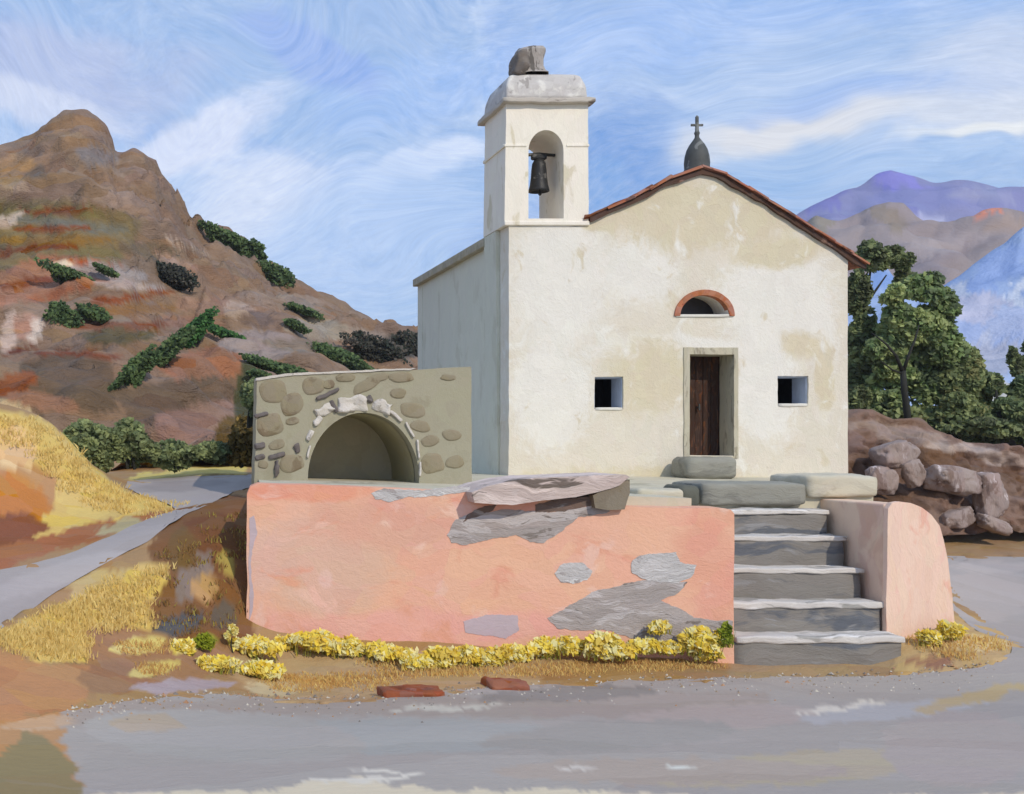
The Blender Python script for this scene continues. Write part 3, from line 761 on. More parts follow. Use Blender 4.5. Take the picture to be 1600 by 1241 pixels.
boulder(1400, 752, 44, 48, 28.5, 'dull mauve boulder in the rocky bank just beside the chapel plinth', 2, 0)
boulder(1512, 752, 78, 44, 28.2, 'broad pale pinkish boulder in the middle of the rocky bank', 3, -.2)
boulder(1574, 776, 44, 76, 28.2, 'tall pale grey boulder standing at the right edge of the rocky bank', 4, .1)
boulder(1520, 812, 56, 30, 28.1, 'low greyish boulder at the foot of the rocky bank above the brown verge', 5, .25)
boulder(1578, 822, 50, 22, 28.0, 'flat lilac boulder lowest in the rocky bank beside the far road', 6, -.4)
boulder(1452, 740, 34, 44, 28.4, 'narrow upright mauve boulder between two wider ones in the rocky bank', 7, .4)

# ------------------------------------------------------------------ terrace
tz = lambda x, y: 2.40 - .030 * (x - 1.5) if x < 8 else 2.18 + .02 * (y - 17)
mb = MB()
n = len(TER)
tris = tessellate_polygon([[Vector((x, y, 0)) for x, y in TER]])
mb.add([(x, y, tz(x, y)) for x, y in TER] + [(x, y, .2) for x, y in TER],
       [tuple(t) for t in tris] + [(i, (i + 1) % n, (i + 1) % n + n, i + n) for i in range(n)])
struct(fix_normals(mb.build('terrace', M['terrace'])))

# ------------------------------------------------------------------ pink retaining wall
x0, y0, x1, y1 = 1.467, 16.0, 7.912, 15.4
wdir = Vector((x1 - x0, y1 - y0, 0)); wl = wdir.length; wdir.normalize()
wnrm = Vector((wdir.y, -wdir.x, 0))
def wl_uv(px, py):
    """picture position -> (distance along the wall, height) on the wall's front plane"""
    dx, dz = (px - VX) / F, (VY - py) / F
    Y = (y0 - x0 * (y1 - y0) / (x1 - x0)) / (1 - dx * (y1 - y0) / (x1 - x0))
    p = Vector((dx * Y, Y, H + dz * Y))
    return ((p.x - x0) / (x1 - x0) * wl, p.z)
def wl_pt(u, z, out=0.0):
    return Vector((x0, y0, 0)) + wdir * u + wnrm * out + Vector((0, 0, z))
wall = empty('retaining_wall', (x0, y0, 0), 'long salmon pink plastered retaining wall with grey bare patches below the chapel terrace', 'wall')
outl = [(385, 1075), (1147, 1075), (1147, 803), (1142, 797), (1132, 795), (1000, 792), (900, 786), (760, 770), (600, 763), (480, 758), (402, 757), (391, 761), (386, 772)]
def wall_solid(name, pts, mat, parent, front, backd, step=.12, amp=.01, seed=0, jag=None):
    o2 = wob([wl_uv(*p) for p in pts], step, amp, seed)
    m_ = MB(); slab(m_, o2, [], -front, backd)
    m_.v = [wl_pt(v.x, v.z, -v.y) for v in m_.v]
    o = m_.build(name, mat, parent)
    return fix_normals(o)
bevel(wall_solid('wall', outl, M['pink'], wall, 0, .55, .15, .012, 1), .03, 3)
def patch(pts, mat, th=.012, seed=0, label=None, amp=.02, name='wall_patch'):
    o = wall_solid(name, pts, mat, wall, th * .5, .02, .022, amp * 1.7, seed)
    if label: o['label'] = label
    return o
patch([(697, 838), (712, 812), (740, 800), (790, 796), (860, 800), (905, 790), (950, 786), (955, 800), (905, 806), (880, 830), (850, 848), (828, 846), (808, 836), (770, 840), (728, 852), (705, 850)], M['bare'], .014, 2, 'large grey bare patch under the broken slab')
patch([(742, 797), (775, 790), (770, 800), (735, 812), (722, 815)], M['patch_dark'], .020, 3, 'dark brown streak under the broken slab')
patch([(835, 790), (870, 780), (932, 776), (928, 790), (880, 798), (838, 802)], M['patch_dark'], .022, 13, 'dark brown patch below the slab end')
patch([(866, 898), (872, 884), (890, 879), (912, 882), (926, 894), (918, 908), (896, 914), (876, 912)], M['bare_pale'], .014, 4, 'small oval pale grey patch')
patch([(986, 880), (1000, 868), (1030, 866), (1056, 864), (1062, 878), (1088, 882), (1084, 902), (1060, 912), (1030, 910), (1000, 905), (986, 895)], M['bare_pale'], .020, 5, 'whitish patch near the steps')
patch([(855, 968), (890, 945), (930, 925), (975, 912), (1040, 905), (1075, 908), (1060, 925), (1035, 935), (1062, 950), (1085, 968), (1144, 972), (1144, 1000), (1000, 1002), (940, 985), (870, 982)], M['bare'], .014, 6, 'large grey bare patch low on the wall')
patch([(722, 972), (745, 966), (770, 958), (808, 960), (812, 985), (790, 1000), (750, 992), (724, 990)], M['lilac'], .012, 7, 'lilac grey repair above the flowers')
patch([(582, 773), (600, 764), (640, 765), (735, 762), (735, 770), (690, 776), (640, 775), (610, 784), (588, 781)], M['bare_pale'], .012, 8, 'pale chipped strip along the wall top')
patch([(389, 810), (397, 806), (401, 830), (394, 860), (393, 900), (396, 930), (393, 960), (389, 970)], M['lilac'], .010, 9, 'pale worn left edge', amp=.012)

# broken slab on top of the wall
sl = empty('stone_slab', P(860, 790, 15.6), 'long pale mauve broken stone slab lying on top of the pink wall', 'slab')
def pxprism(name, pts, Y0, Y1, mat, parent, step=.05, amp=.012, seed=0, topback=0.0, bev=.02):
    o2 = wob([((p[0] - VX) * Y0 / F, H + (VY - p[1]) * Y0 / F) for p in pts], step, amp, seed)
    m_ = MB(); slab(m_, o2, [], Y0, Y1)
    o = fix_normals(m_.build(name, mat, parent))
    return bevel(o, bev, 2, 50)
pxprism('slab', [(742, 786), (738, 770), (760, 760), (800, 751), (860, 746), (930, 743), (978, 741), (984, 745), (968, 758), (930, 770), (900, 777), (850, 782), (800, 790)], 15.42, 16.5, M['slab_pale'], sl, seed=4)
pxprism('slab_end', [(926, 775), (945, 764), (984, 750), (985, 770), (976, 796), (950, 798), (930, 794)], 15.44, 16.3, M['slab_dark'], sl, seed=5)

# ------------------------------------------------------------------ steps
XS0, XS1 = 7.95, 10.18
steps = empty('stone_steps', (9.1, 15.4, 0), 'worn grey stone steps with pale treads climbing beside the pink wall', 'steps')
prof = [(15.36, .40), (15.78, .80), (16.16, 1.22), (16.54, 1.64), (16.90, 2.00)]
zprev = -.15
for i, (yf, zt) in enumerate(prof):
    ynext = prof[i + 1][0] if i < 4 else 17.3
    xr = XS1 + (.02, .01, -.02, -.03, -.05)[i]
    st = bpy.data.objects.new('step', None); st.location = Vector((9.1, yf, zprev)) - Vector(steps.location)
    link(st, steps)
    stone('riser', M['riser'], st, XS0, xr - .03, yf + .035, ynext + .15, zprev - .25, zt - .06, rnd=.06, nz=.03, seed=i, n=14, sc=2.6)
    stone('tread', M['tread'], st, XS0 - (.0 if i else 0), xr, yf, ynext + .1, zt - (.10, .095, .075, .075, .07)[i], zt, rnd=.3, nz=.026, seed=i + 10, n=18, sc=3.0)
    zprev = zt
# side wall of the stair and its end pier: the parapet
par = empty('stair_parapet', (10.2, 15.75, 0), 'salmon pink stair parapet with a rounded shoulder at the right end of the steps', 'parapet')
xl_, xr_ = 10.20, 11.13
pts = [(1384, 1060), (1494, 1060), (1492, 985), (1488, 930), (1482, 880), (1475, 846), (1468, 822), (1456, 805), (1440, 793), (1422, 786), (1404, 784), (1393, 786), (1387, 795), (1386, 850), (1385, 930)]
pp = wob([((a - VX) * 15.73 / F, H + (VY - b) * 15.73 / F) for a, b in pts], .06, .008, 3)
mb = MB(); slab(mb, pp, [], 15.73, 15.82)
bevel(fix_normals(mb.build('end_pier', M['pink_light'], par)), .035, 3)
mb = MB(); mb.box((xl_ + .004, 15.822, -.1), (xl_ + .40, 17.9, 2.14))
mb2 = mb.build('side_wall', M['pink_shade_side'], par); bevel(mb2, .03, 3)

# landing stones, door step and plinth stones
def slabthing(name, a, b, c, d, e, f, mat, label, cat, seed=0, rnd=.2, **k):
    o = stone(name, mat, None, a, b, c, d, e, f, rnd=rnd, nz=k.pop('nz', .02), seed=seed, n=10, **k)
    tag(o, label, cat)
    return o
slabthing('stone_slab', 8.36, 9.93, 17.15, 18.2, 2.04, 2.385, M['slab_grey'], 'long grey green stone slab lying at the top of the steps', 'slab', 1)
slabthing('stone_block', 8.02, 8.34, 17.12, 17.8, 2.00, 2.345, M['slab_char'], 'small charcoal stone block at the left end of the long landing slab', 'stone block', 2, rnd=.3)
slabthing('stone_block', 9.96, 11.02, 17.2, 18.3, 2.155, 2.50, M['slab_cream'], 'cream stone block at the right end of the long landing slab', 'stone block', 3)
slabthing('stone_block', 7.34, 8.0, 16.95, 17.7, 1.98, 2.30, M['slab_cream'], 'low cream stone block between the broken slab and the charcoal block', 'stone block', 4)
slabthing('door_step', 10.28, 11.24, 21.65, 22.42, 2.28, 2.705, M['slab_grey'], 'grey stone block set as a step below the brown chapel door', 'step', 5, rnd=.3)

# ------------------------------------------------------------------ chapel
FY = 22.5
ch = empty('chapel', (10.5, FY, 2.2), 'small whitewashed chapel with a bell tower, tiled gable roof and narrow brown door', 'chapel')
fx = lambda px: (px - VX) * FY / F
fz = lambda py: H + (VY - py) * FY / F
XL, XR = fx(795), fx(1325)
gable_back = [(XL, 2.0), (XR, 2.0), (XR, fz(404)), (fx(1240), fz(349)), (fx(1170), fz(306)), (fx(1130), fz(282)), (fx(1095), fz(271)), (fx(1050), fz(286)), (fx(990), fz(316)), (fx(920), fz(346)), (XL, fz(366))]
gable = [(XL, 2.0), (XR, 2.0), (XR, fz(404)), (fx(1240), fz(349)), (fx(1170), fz(306)), (fx(1130), fz(282)), (fx(1095), fz(271)), (fx(1050), fz(286)), (fx(990), fz(316)), (fx(920), fz(346)), (fx(916), fz(353)), (XL, fz(353))]
def rect(a, b, c, d): return [(fx(a), fz(d)), (fx(c), fz(d)), (fx(c), fz(b)), (fx(a), fz(b))]
w1 = wob(rect(929, 589, 974, 640), .05, .012, 2); w2 = wob(rect(1215, 588, 1263, 634), .05, .012, 3)
dr = wob(rect(1074, 546, 1151, 712), .1, .008, 4)
lu = arch_pts(fx(1100), fz(492), fx(1138) - fx(1100), fz(460) - fz(492), 24)
mb = MB()
slab(mb, wob(gable, .2, .014, 5), [w1, w2, dr, lu], FY, FY + .55)
wf = fix_normals(mb.build('wall', M['plaster'], ch)); bevel(wf, .02, 2, 50)
wf['label'] = 'whitewashed gable front'
# rear and flanks
BY = FY + 6.9
bm = MB()
top = gable[2:]
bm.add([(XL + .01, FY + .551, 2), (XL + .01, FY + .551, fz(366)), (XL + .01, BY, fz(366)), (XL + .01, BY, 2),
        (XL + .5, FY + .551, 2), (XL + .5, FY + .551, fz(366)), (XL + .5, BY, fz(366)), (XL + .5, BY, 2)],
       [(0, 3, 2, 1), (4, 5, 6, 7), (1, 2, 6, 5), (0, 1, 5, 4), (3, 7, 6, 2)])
bm.build('wall', M['side_shade_tone'], ch)
bm = MB()
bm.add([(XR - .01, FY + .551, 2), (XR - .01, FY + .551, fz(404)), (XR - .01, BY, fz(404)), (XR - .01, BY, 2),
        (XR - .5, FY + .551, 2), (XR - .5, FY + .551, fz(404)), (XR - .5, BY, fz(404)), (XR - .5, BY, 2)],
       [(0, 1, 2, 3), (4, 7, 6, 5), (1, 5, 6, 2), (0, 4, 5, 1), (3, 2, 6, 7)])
bm.build('wall', M['side_shade_tone'], ch)
mb = MB(); slab(mb, gable_back, [], BY, BY + .5); fix_normals(mb.build('wall', M['side_shade_tone'], ch))
# dark rooms behind the openings
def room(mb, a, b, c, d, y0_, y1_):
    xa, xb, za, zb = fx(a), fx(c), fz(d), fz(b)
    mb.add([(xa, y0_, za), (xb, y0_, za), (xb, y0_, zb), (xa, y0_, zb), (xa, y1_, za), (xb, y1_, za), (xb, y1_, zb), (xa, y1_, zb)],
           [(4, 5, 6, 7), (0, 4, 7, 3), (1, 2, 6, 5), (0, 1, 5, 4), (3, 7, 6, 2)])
for (a, b, c, d) in ((929, 589, 974, 640), (1215, 588, 1263, 634)):
    w = MB()                       # reveal lining ring
    o_ = rect(a - 1, b - 1, c + 1, d + 1); i_ = rect(a + 1.6, b + 1.6, c - 1.6, d - 1.6)
    slab(w, o_, [i_], FY + .05, FY + .53)
    wo = fix_normals(w.build('window', M['reveal'], ch)); wo['label'] = 'small deep window with reveal coloured in blue grey shade'
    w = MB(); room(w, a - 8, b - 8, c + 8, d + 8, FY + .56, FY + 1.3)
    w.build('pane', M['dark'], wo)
    w = MB(); 
    vs, fs = block(fx(a) + .01, fx(c) - .01, FY - .02, FY + .3, fz(d) - .02, fz(d) + .045, rnd=.3, nz=.01, seed=a, n=5)
    mesh_obj('sill', vs, fs, M['sill'], wo, smooth=True)
# lunette
lw = MB()
rim_o = arch_pts(fx(1100), fz(494), fx(1147) - fx(1100), fz(453) - fz(494), 26)
rim_i = arch_pts(fx(1100), fz(494), fx(1138.5) - fx(1100), fz(461.5) - fz(494), 26)
ringp = wob(rim_o, .06, .008, 1, closed=False) + list(reversed(wob(rim_i, .06, .006, 2, closed=False)))
slab(lw, ringp, [], FY - .035, FY + .12)
win = fix_normals(lw.build('window', M['brick'], ch)); win['label'] = 'half round window under a thin orange brick arch'
lw = MB(); 
pan = arch_pts(fx(1100), fz(494), .52, .46, 20)
slab(lw, pan, [], FY + .551, FY + .6)
fix_normals(lw.build('pane', M['glass_dark'], win))
stone('sill', M['sill'], win, fx(1056), fx(1146), FY - .03, FY + .4, fz(496), fz(491), rnd=.3, nz=.008)
# doorway
df = MB()
oo = [(fx(1068), fz(716)), (fx(1152.5), fz(716)), (fx(1152.5), fz(543)), (fx(1068), fz(543))]
ii = [(fx(1077), fz(713)), (fx(1146), fz(713)), (fx(1146), fz(554)), (fx(1077), fz(554))]
slab(df, wob(oo, .1, .01, 6), [wob(ii, .1, .008, 7)], FY - .025, FY + .54)
bevel(fix_normals(df.build('door_frame', M['frame'], ch)), .008)
dd = MB()
dx0, dx1, dz0, dz1 = fx(1070), fx(1158), fz(716), fz(548)
npk = 7
for i in range(npk):
    a = dx0 + (dx1 - dx0) * i / npk; b = dx0 + (dx1 - dx0) * (i + 1) / npk
    dd.box((a + .006, FY + .56 + .01 * (i % 2), dz0), (b - .006, FY + .62, dz1))
dd.box((dx0, FY + .585, dz0), (dx1, FY + .63, dz1))
door = dd.build('door', M['door'], ch)
hd = MB(); tube(hd, [(fx(1112), FY + .50, fz(640)), (fx(1112), FY + .50, fz(630))], [.018, .018]); hd.box((fx(1112) - .012, FY + .5, fz(636)), (fx(1112) + .012, FY + .57, fz(634)))
hd.build('handle', M['iron'], door)

# roof: barrel tiles in rows down both slopes
prof_r = [(fx(1350), fz(418)), (fx(1325), fz(401)), (fx(1240), fz(346)), (fx(1170), fz(303)), (fx(1130), fz(279)), (fx(1095), fz(268)), (fx(1050), fz(283)), (fx(990), fz(313)), (fx(920), fz(343)), (XL - .02, fz(363))]
rf = MB()
tx0, tx1 = fx(790), fx(918)
n = len(prof_r)
y0r, y1r = FY - .10, BY + .6
cols = 60
ys_r = [y0r + (y1r - y0r) * i / (cols * 4) for i in range(cols * 4 + 1)]
D = []
for a, b in zip(prof_r[:-1], prof_r[1:]):
    k = max(2, int(math.hypot(b[0] - a[0], b[1] - a[1]) / .12))
    for j in range(k): D.append((a[0] + (b[0] - a[0]) * j / k, a[1] + (b[1] - a[1]) * j / k))
D.append(prof_r[-1])
vs = []
for j, (x, z) in enumerate(D):
    for i, y in enumerate(ys_r):
        c = .035 * math.cos((y - y0r) / (y1r - y0r) * cols * 2 * PI + PI * 0)
        sg = .02 * ((j % 3) / 3)
        vs.append((x, y, z + .055 + c + sg + noise.noise(Vector((x * 3, y * 3, 0))) * .02))
nn = len(ys_r)
fs = [f for f in grid_faces(len(D), nn) if not (vs[f[0]][0] < tx1 - .03 and vs[f[0]][1] < FY + 1.30)]
base = len(vs)
vs += [(x, y, z + .012) for (x, z) in D for y in (y0r + .02, y1r - .02)]
for j in range(len(D) - 1):
    if D[j][0] > tx1: fs.append((base + 2 * j, base + 2 * j + 1, base + 2 * j + 3, base + 2 * j + 2))
rf.add(vs, fs)
roof = rf.build('roof', M['tile'], ch, smooth=True)
# dark strip under the verge and the verge tiles themselves
vb = MB()
Dv = [q for q in D if q[0] > tx1 - .02]
up_ = [(x, z + .03) for x, z in Dv]; dn_ = [(x, z - .065 - .05 * noise.noise(Vector((x * 3, 0, 0)))) for x, z in Dv]
slab(vb, up_ + list(reversed(dn_)), [], FY - .075, FY - .003)
fix_normals(vb.build('verge', M['under'], roof))
vt = MB()
dist = 0
for a, b in zip(prof_r[:-1], prof_r[1:]):
    Lg = math.hypot(b[0] - a[0], b[1] - a[1]); k = max(1, round(Lg / .40))
    for j in range(k):
        s, e = j / k, (j + 1) / k + .10
        p = Vector((a[0] + (b[0] - a[0]) * s, 0, a[1] + (b[1] - a[1]) * s)); q = Vector((a[0] + (b[0] - a[0]) * e, 0, a[1] + (b[1] - a[1]) * e))
        if p.x < tx1 + .02 or q.x < tx1: continue
        up = 1 if p.x > fx(1095) - .01 else -1          # lower end of the tile lies on top
        nrm = Vector((-(q - p).z, 0, (q - p).x)).normalized()
        if nrm.z < 0: nrm = -nrm
        r0, r1 = (.085, .07)
        m = 7
        lo_p, hi_p = p + nrm * (.045 + random.uniform(-.02, .02)), q + nrm * (.045 + random.uniform(-.02, .02))
        vv = []
        for (c0, r) in ((lo_p, r0), (hi_p, r1)):
            for t_ in range(m):
                an_ = PI * t_ / (m - 1)
                for rr in (r, r - .018):
                    vv.append((c0.x + nrm.x * rr * math.sin(an_) * .75, FY - .055 + rr * math.cos(an_), c0.z + nrm.z * rr * math.sin(an_) * .75))
        ff = []
        for t_ in range(m - 1):
            o0 = 2 * t_; o1 = 2 * (t_ + 1); s2 = 2 * m
            ff += [(o0, o1, s2 + o1, s2 + o0), (o0 + 1, s2 + o0 + 1, s2 + o1 + 1, o1 + 1), (o0, o0 + 1, o1 + 1, o1), (s2 + o0, s2 + o1, s2 + o1 + 1, s2 + o0 + 1)]
        vt.add(vv, ff)
fix_normals(vt.build('verge_tiles', M['tile'], roof))
# eave on the shaded flank
ev = MB(); ev.box((XL - .12, FY + 1.3, fz(366) - .03), (XL + .3, BY + .55, fz(363) + .12))
bevel(ev.build('eave', M['eave'], roof), .02)

# finial: little lead cupola with a cross
fin = MB()
cy = FY + .25
cx, cz = (1089 - VX) * cy / F, fz(272)
sc_ = 1 / 80
pr = [(21, 0), (21, 8), (18.5, 12), (19, 22), (18, 32), (15.5, 42), (11, 51), (6, 58), (3.4, 62), (3.2, 66), (4.4, 69), (3.0, 72), (2.6, 82), (2.2, 90), (.9, 97)]
lathe(fin, cx, cy, [(r * sc_, cz + z * sc_) for r, z in pr], 18)
fo = fin.build('finial', M['iron'], ch, smooth=True)
fo['label'] = 'dark bell shaped cupola on the roof ridge'
cr = MB(); cr.box((cx - 2.2 * sc_, cy - .025, cz + 70 * sc_), (cx + 2.2 * sc_, cy + .025, cz + 95.5 * sc_)); cr.box((cx - 9.5 * sc_, cy - .02, cz + 80 * sc_), (cx + 9.5 * sc_, cy + .02, cz + 83.5 * sc_))
bevel(cr.build('cross', M['iron'], fo), .008)

# bell tower
tx0, tx1 = fx(790), fx(918)
TD = 1.35
bt = MB()
ao = [(fx(880), fz(346))] + [(x, z) for x, z in arch_pts(fx(852.5), fz(238), fx(880) - fx(852.5), fz(204) - fz(238), 20)] + [(fx(825), fz(346))]
ao = wob(ao[1:-1], .08, .006, 8, closed=False)
ao = [(fx(880), fz(342))] + ao + [(fx(825), fz(342))]
to = [(tx0 - .03, fz(352)), (tx1 + .01, fz(352)), (tx1, fz(158)), (tx0 + .0, fz(158))]
slab(bt, wob(to, .2, .01, 9), [ao], FY - .028, FY + TD)
tower = fix_normals(bt.build('bell_tower', M['tower_plaster'], ch)); bevel(tower, .015, 2, 50)
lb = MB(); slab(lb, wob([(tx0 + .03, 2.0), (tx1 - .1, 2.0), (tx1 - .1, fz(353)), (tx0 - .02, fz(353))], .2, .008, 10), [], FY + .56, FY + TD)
fix_normals(lb.build('tower_base', M['side_shade_tone'], tower))
sm = MB(); sm.box((tx0 - .035, FY - .05, fz(353)), (tx1 + .03, FY + .2, fz(346)))
bevel(sm.build('ledge', M['tower_plaster'], tower), .02)
for a_, b_ in (((tx0 - .035, FY - .045, fz(230)), (fx(822), FY + .01, fz(226))), ((fx(884), FY - .045, fz(230)), (tx1 + .02, FY + .01, fz(226))), ((tx0 - .04, FY + .012, fz(230)), (tx0 + .02, FY + TD + .02, fz(225)))):
    md = MB(); md.box(a_, b_)
    bevel(md.build('moulding', M['tower_plaster'], tower), .01)
vs, fs = block(tx0 - .10, tx1 + .10, FY - .16, FY + TD + .22, fz(164), fz(155), rnd=.3, nz=.022, seed=3, n=12, sc=2.5)
mesh_obj('cornice', vs, fs, M['cornice'], tower, smooth=True)
# cap: a squat hipped block under a broken stub
cp = MB()
a0, a1, b0, b1 = tx0 - .02, tx1 - .02, FY - .08, FY + TD + .05
zz = [fz(155), fz(135), fz(116), fz(108)]
ins = [0, .02, .11, .40]
vs = []
for z, i_ in zip(zz, ins):
    for (x, y) in ((a0 + i_, b0 + i_), (a1 - i_, b0 + i_), (a1 - i_, b1 - i_), (a0 + i_, b1 - i_)): vs.append((x, y, z))
fs = [(3, 2, 1, 0), (12, 13, 14, 15)]
for k in range(3):
    for i in range(4): fs.append((k * 4 + i, k * 4 + (i + 1) % 4, k * 4 + 4 + (i + 1) % 4, k * 4 + 4 + i))
cp.add(vs, fs, 0)
cap = cp.build('cap', M['cap'], tower); bevel(cap, .05, 3, 15)
sb = MB()
scx, scy = fx(833), FY + .35
vs = []; fs = []
rings = [(.42, fz(112)), (.36, fz(108)), (.30, fz(98)), (.29, fz(85)), (.31, fz(73)), (.25, fz(68))]
for r, z in rings:
    for i in range(16):
        an_ = 2 * PI * i / 16 + .3
        k = 1 / max(abs(math.cos(an_)), abs(math.sin(an_))) * .85
        rr = r * k * (1 + .08 * noise.noise(Vector((i * .9, z * 3, 0))))
        vs.append((scx + rr * math.cos(an_) + (z - fz(112)) * .12, scy + rr * math.sin(an_), z + .04 * noise.noise(Vector((i * .5, z, 4)))))
for k in range(len(rings) - 1):
    for i in range(16): fs.append((k * 16 + i, k * 16 + (i + 1) % 16, (k + 1) * 16 + (i + 1) % 16, (k + 1) * 16 + i))
fs.append(tuple((len(rings) - 1) * 16 + i for i in range(16)))
sb.add(vs, fs)
so = sb.build('stub', M['stub'], cap, smooth=False)
stone('shade_side_piece', M['stub_shade_stone'], so, fx(806), fx(826), FY - .06, FY + .5, fz(115), fz(78), rnd=.4, nz=.06, seed=8, n=8, sc=5, shear=.25)  # dark block added for the stub's left side, shade in its colour

# the bell hangs in the arch: a thing of its own
bell = empty('bell', (fx(844), FY + .42, fz(245)), 'small dark bronze bell hanging in the arch of the white bell tower', 'bell')
by_ = FY + .42
bb = MB()
s = FY / F * (by_ / FY)
bx = (842 - VX) * by_ / F; bz = lambda py: H + (VY - py) * by_ / F
lathe(bb, bx, by_, [(.03, bz(248)), (.09, bz(250)), (.13, bz(256)), (.145, bz(266)), (.155, bz(278)), (.175, bz(290)), (.20, bz(297)), (.20, bz(300)), (.17, bz(300)), (.12, bz(270))], 20)
bb.build('bell_body', M['bronze'], bell, smooth=True)
bb = MB(); tube(bb, [(fx(826), by_, bz(243)), (bx, by_, bz(241)), (fx(879), by_, bz(243))], [.03, .035, .03]); 
vsb, fsb = block(bx - .15, bx + .15, by_ - .07, by_ + .07, bz(250), bz(240), rnd=.3, nz=.01); bb.add(vsb, fsb)
bb.build('yoke', M['bronze'], bell)
bb = MB(); tube(bb, [(bx, by_, bz(268)), (bx + .02, by_, bz(303))], [.012, .014]); lathe(bb, bx + .02, by_, [(.01, bz(306)), (.035, bz(304)), (.035, bz(301)), (.01, bz(299))], 10)
bb.build('clapper', M['bronze'], bell)

# ------------------------------------------------------------------ stone vault
VYD = 18.5
v = empty('stone_vault', P(567, 750, VYD), 'low olive rubble stone building with an open round arch beside the chapel', 'outbuilding')
qx = lambda px: (px - VX) * VYD / F
qz = lambda py: H + (VY - py) * VYD / F
vo_ = [(qx(398), qz(775)), (qx(738), qz(775)), (qx(736), qz(573)), (qx(640), qz(578)), (qx(500), qz(584)), (qx(401), qz(591))]
arc = [(qx(654), qz(775))] + arch_pts(qx(568), qz(748), qx(655) - qx(568), qz(645) - qz(748), 28) + [(qx(482), qz(775))]
mb = MB()
slab(mb, wob(vo_, .12, .014, 11), [arc], VYD, VYD + .5)
rub = [(427, 612, 22, 18, 5), (456, 632, 18, 18, 0), (422, 664, 21, 18, 0), (457, 658, 11, 6, -10), (432, 695, 13, 8, -25), (456, 724, 19, 14, -10), (490, 603, 18, 14, 0), (513, 601, 10, 7, 0), (540, 590, 16, 7, -10),
       (573, 602, 24, 9, -28), (590, 591, 18, 6, -10), (627, 590, 20, 8, 0), (622, 615, 13, 8, -5), (645, 641, 20, 12, 8), (656, 666, 16, 9, 8), (672, 689, 14, 9, -15), (706, 680, 15, 9, 0), (676, 724, 18, 16, 0), (710, 722, 15, 10, -10), (411, 726, 8, 6, 0), (700, 590, 12, 5, 0)]
for i, (a, b, rx, ry, an_) in enumerate(rub):
    c = P(a, b, VYD); r1 = rx * VYD / F; r2 = ry * VYD / F; t_ = math.radians(-an_)
    vs = []; rgs = [(1.0, .0), (.96, .016), (.8, .03), (.4, .036)]
    m = 22
    for s_, h in rgs:
        for j in range(m):
            q = 2 * PI * j / m
            w_ = 1 + .22 * noise.noise(Vector((math.cos(q) * 1.1 + i * 3, math.sin(q) * 1.1, i)))
            x = r1 * s_ * w_ * math.copysign(abs(math.cos(q)) ** .85, math.cos(q)); z = r2 * s_ * w_ * math.copysign(abs(math.sin(q)) ** .85, math.sin(q))
            vs.append((c.x + x * math.cos(t_) - z * math.sin(t_), VYD - h * .7 + .002, c.z + x * math.sin(t_) + z * math.cos(t_)))
    fs = [(k * m + j, k * m + (j + 1) % m, (k + 1) * m + (j + 1) % m, (k + 1) * m + j) for k in range(3) for j in range(m)] + [tuple(3 * m + j for j in range(m))]
    mb.add(vs, fs, 1)
wv = fix_normals(mb.build('wall', [M['olive'], M['rubble']], v))
# flanks, top and back
mb = MB()
mb.add([(qx(400), VYD + .501, 2), (qx(736), VYD + .501, 2), (qx(736), 21.4, 2), (qx(424), 21.4, 2), (qx(402), VYD + .501, qz(592)), (qx(734), VYD + .501, qz(574)), (qx(734), 21.4, qz(574)), (qx(426), 21.4, qz(590))],
       [(4, 5, 6, 7), (1, 2, 6, 5), (2, 3, 7, 6), (3, 0, 4, 7)])
mb.build('body', M['olive'], v)
# barrel inside
ar2 = [(qx(654), qz(775))] + arch_pts(qx(568), qz(748), qx(654) - qx(568), qz(646) - qz(748), 28) + [(qx(483), qz(775))]
nb = len(ar2)
vs = [(x, VYD + .3, z) for x, z in ar2] + [(x - .02, VYD + 1.9, z - .01) for x, z in ar2]
mb = MB(); mb.add(vs, [(i, i + nb, i + 1 + nb, i + 1) for i in range(nb - 1)])
mb.build('barrel', M['vault'], v, smooth=True)
mb = MB(); slab(mb, [(x - .02, z) for x, z in ar2], [], VYD + 1.88, VYD + 2.0); fix_normals(mb.build('rear_wall', M['vault_back'], v))
# arch stones
def vous(cxp, cyp, w, h, rot, mat, seed, name='arch_stone'):
    c = P(cxp, cyp, VYD); w *= VYD / F; h *= VYD / F
    vs, fs = block(-w / 2, w / 2, -.05, .06, -h / 2, h / 2, rnd=.34, nz=min(.045, h * .25), seed=seed, n=7, sc=8)
    a = math.radians(rot)
    vs = [Vector((p.x * math.cos(a) - p.z * math.sin(a) + c.x, p.y + VYD, p.x * math.sin(a) + p.z * math.cos(a) + c.z)) for p in vs]
    return mesh_obj(name, vs, fs, mat, v, smooth=True)
vous(551, 632, 44, 25, 6, M['arch_white'], 1); vous(597, 636, 30, 18, -22, M['arch_white'], 2); vous(509, 640, 30, 17, 30, M['arch_white'], 3)
vous(496, 657, 17, 8, 45, M['arch_white'], 4); vous(484, 680, 16, 7, 62, M['arch_white'], 5); vous(618, 650, 24, 5, -42, M['arch_white'], 6); vous(640, 672, 26, 3.5, -62, M['arch_white'], 7)
vous(653, 702, 30, 3, -84, M['arch_white'], 8); vous(482, 706, 20, 3.5, 78, M['arch_white'], 9); vous(656, 733, 22, 3, -90, M['arch_white'], 16)
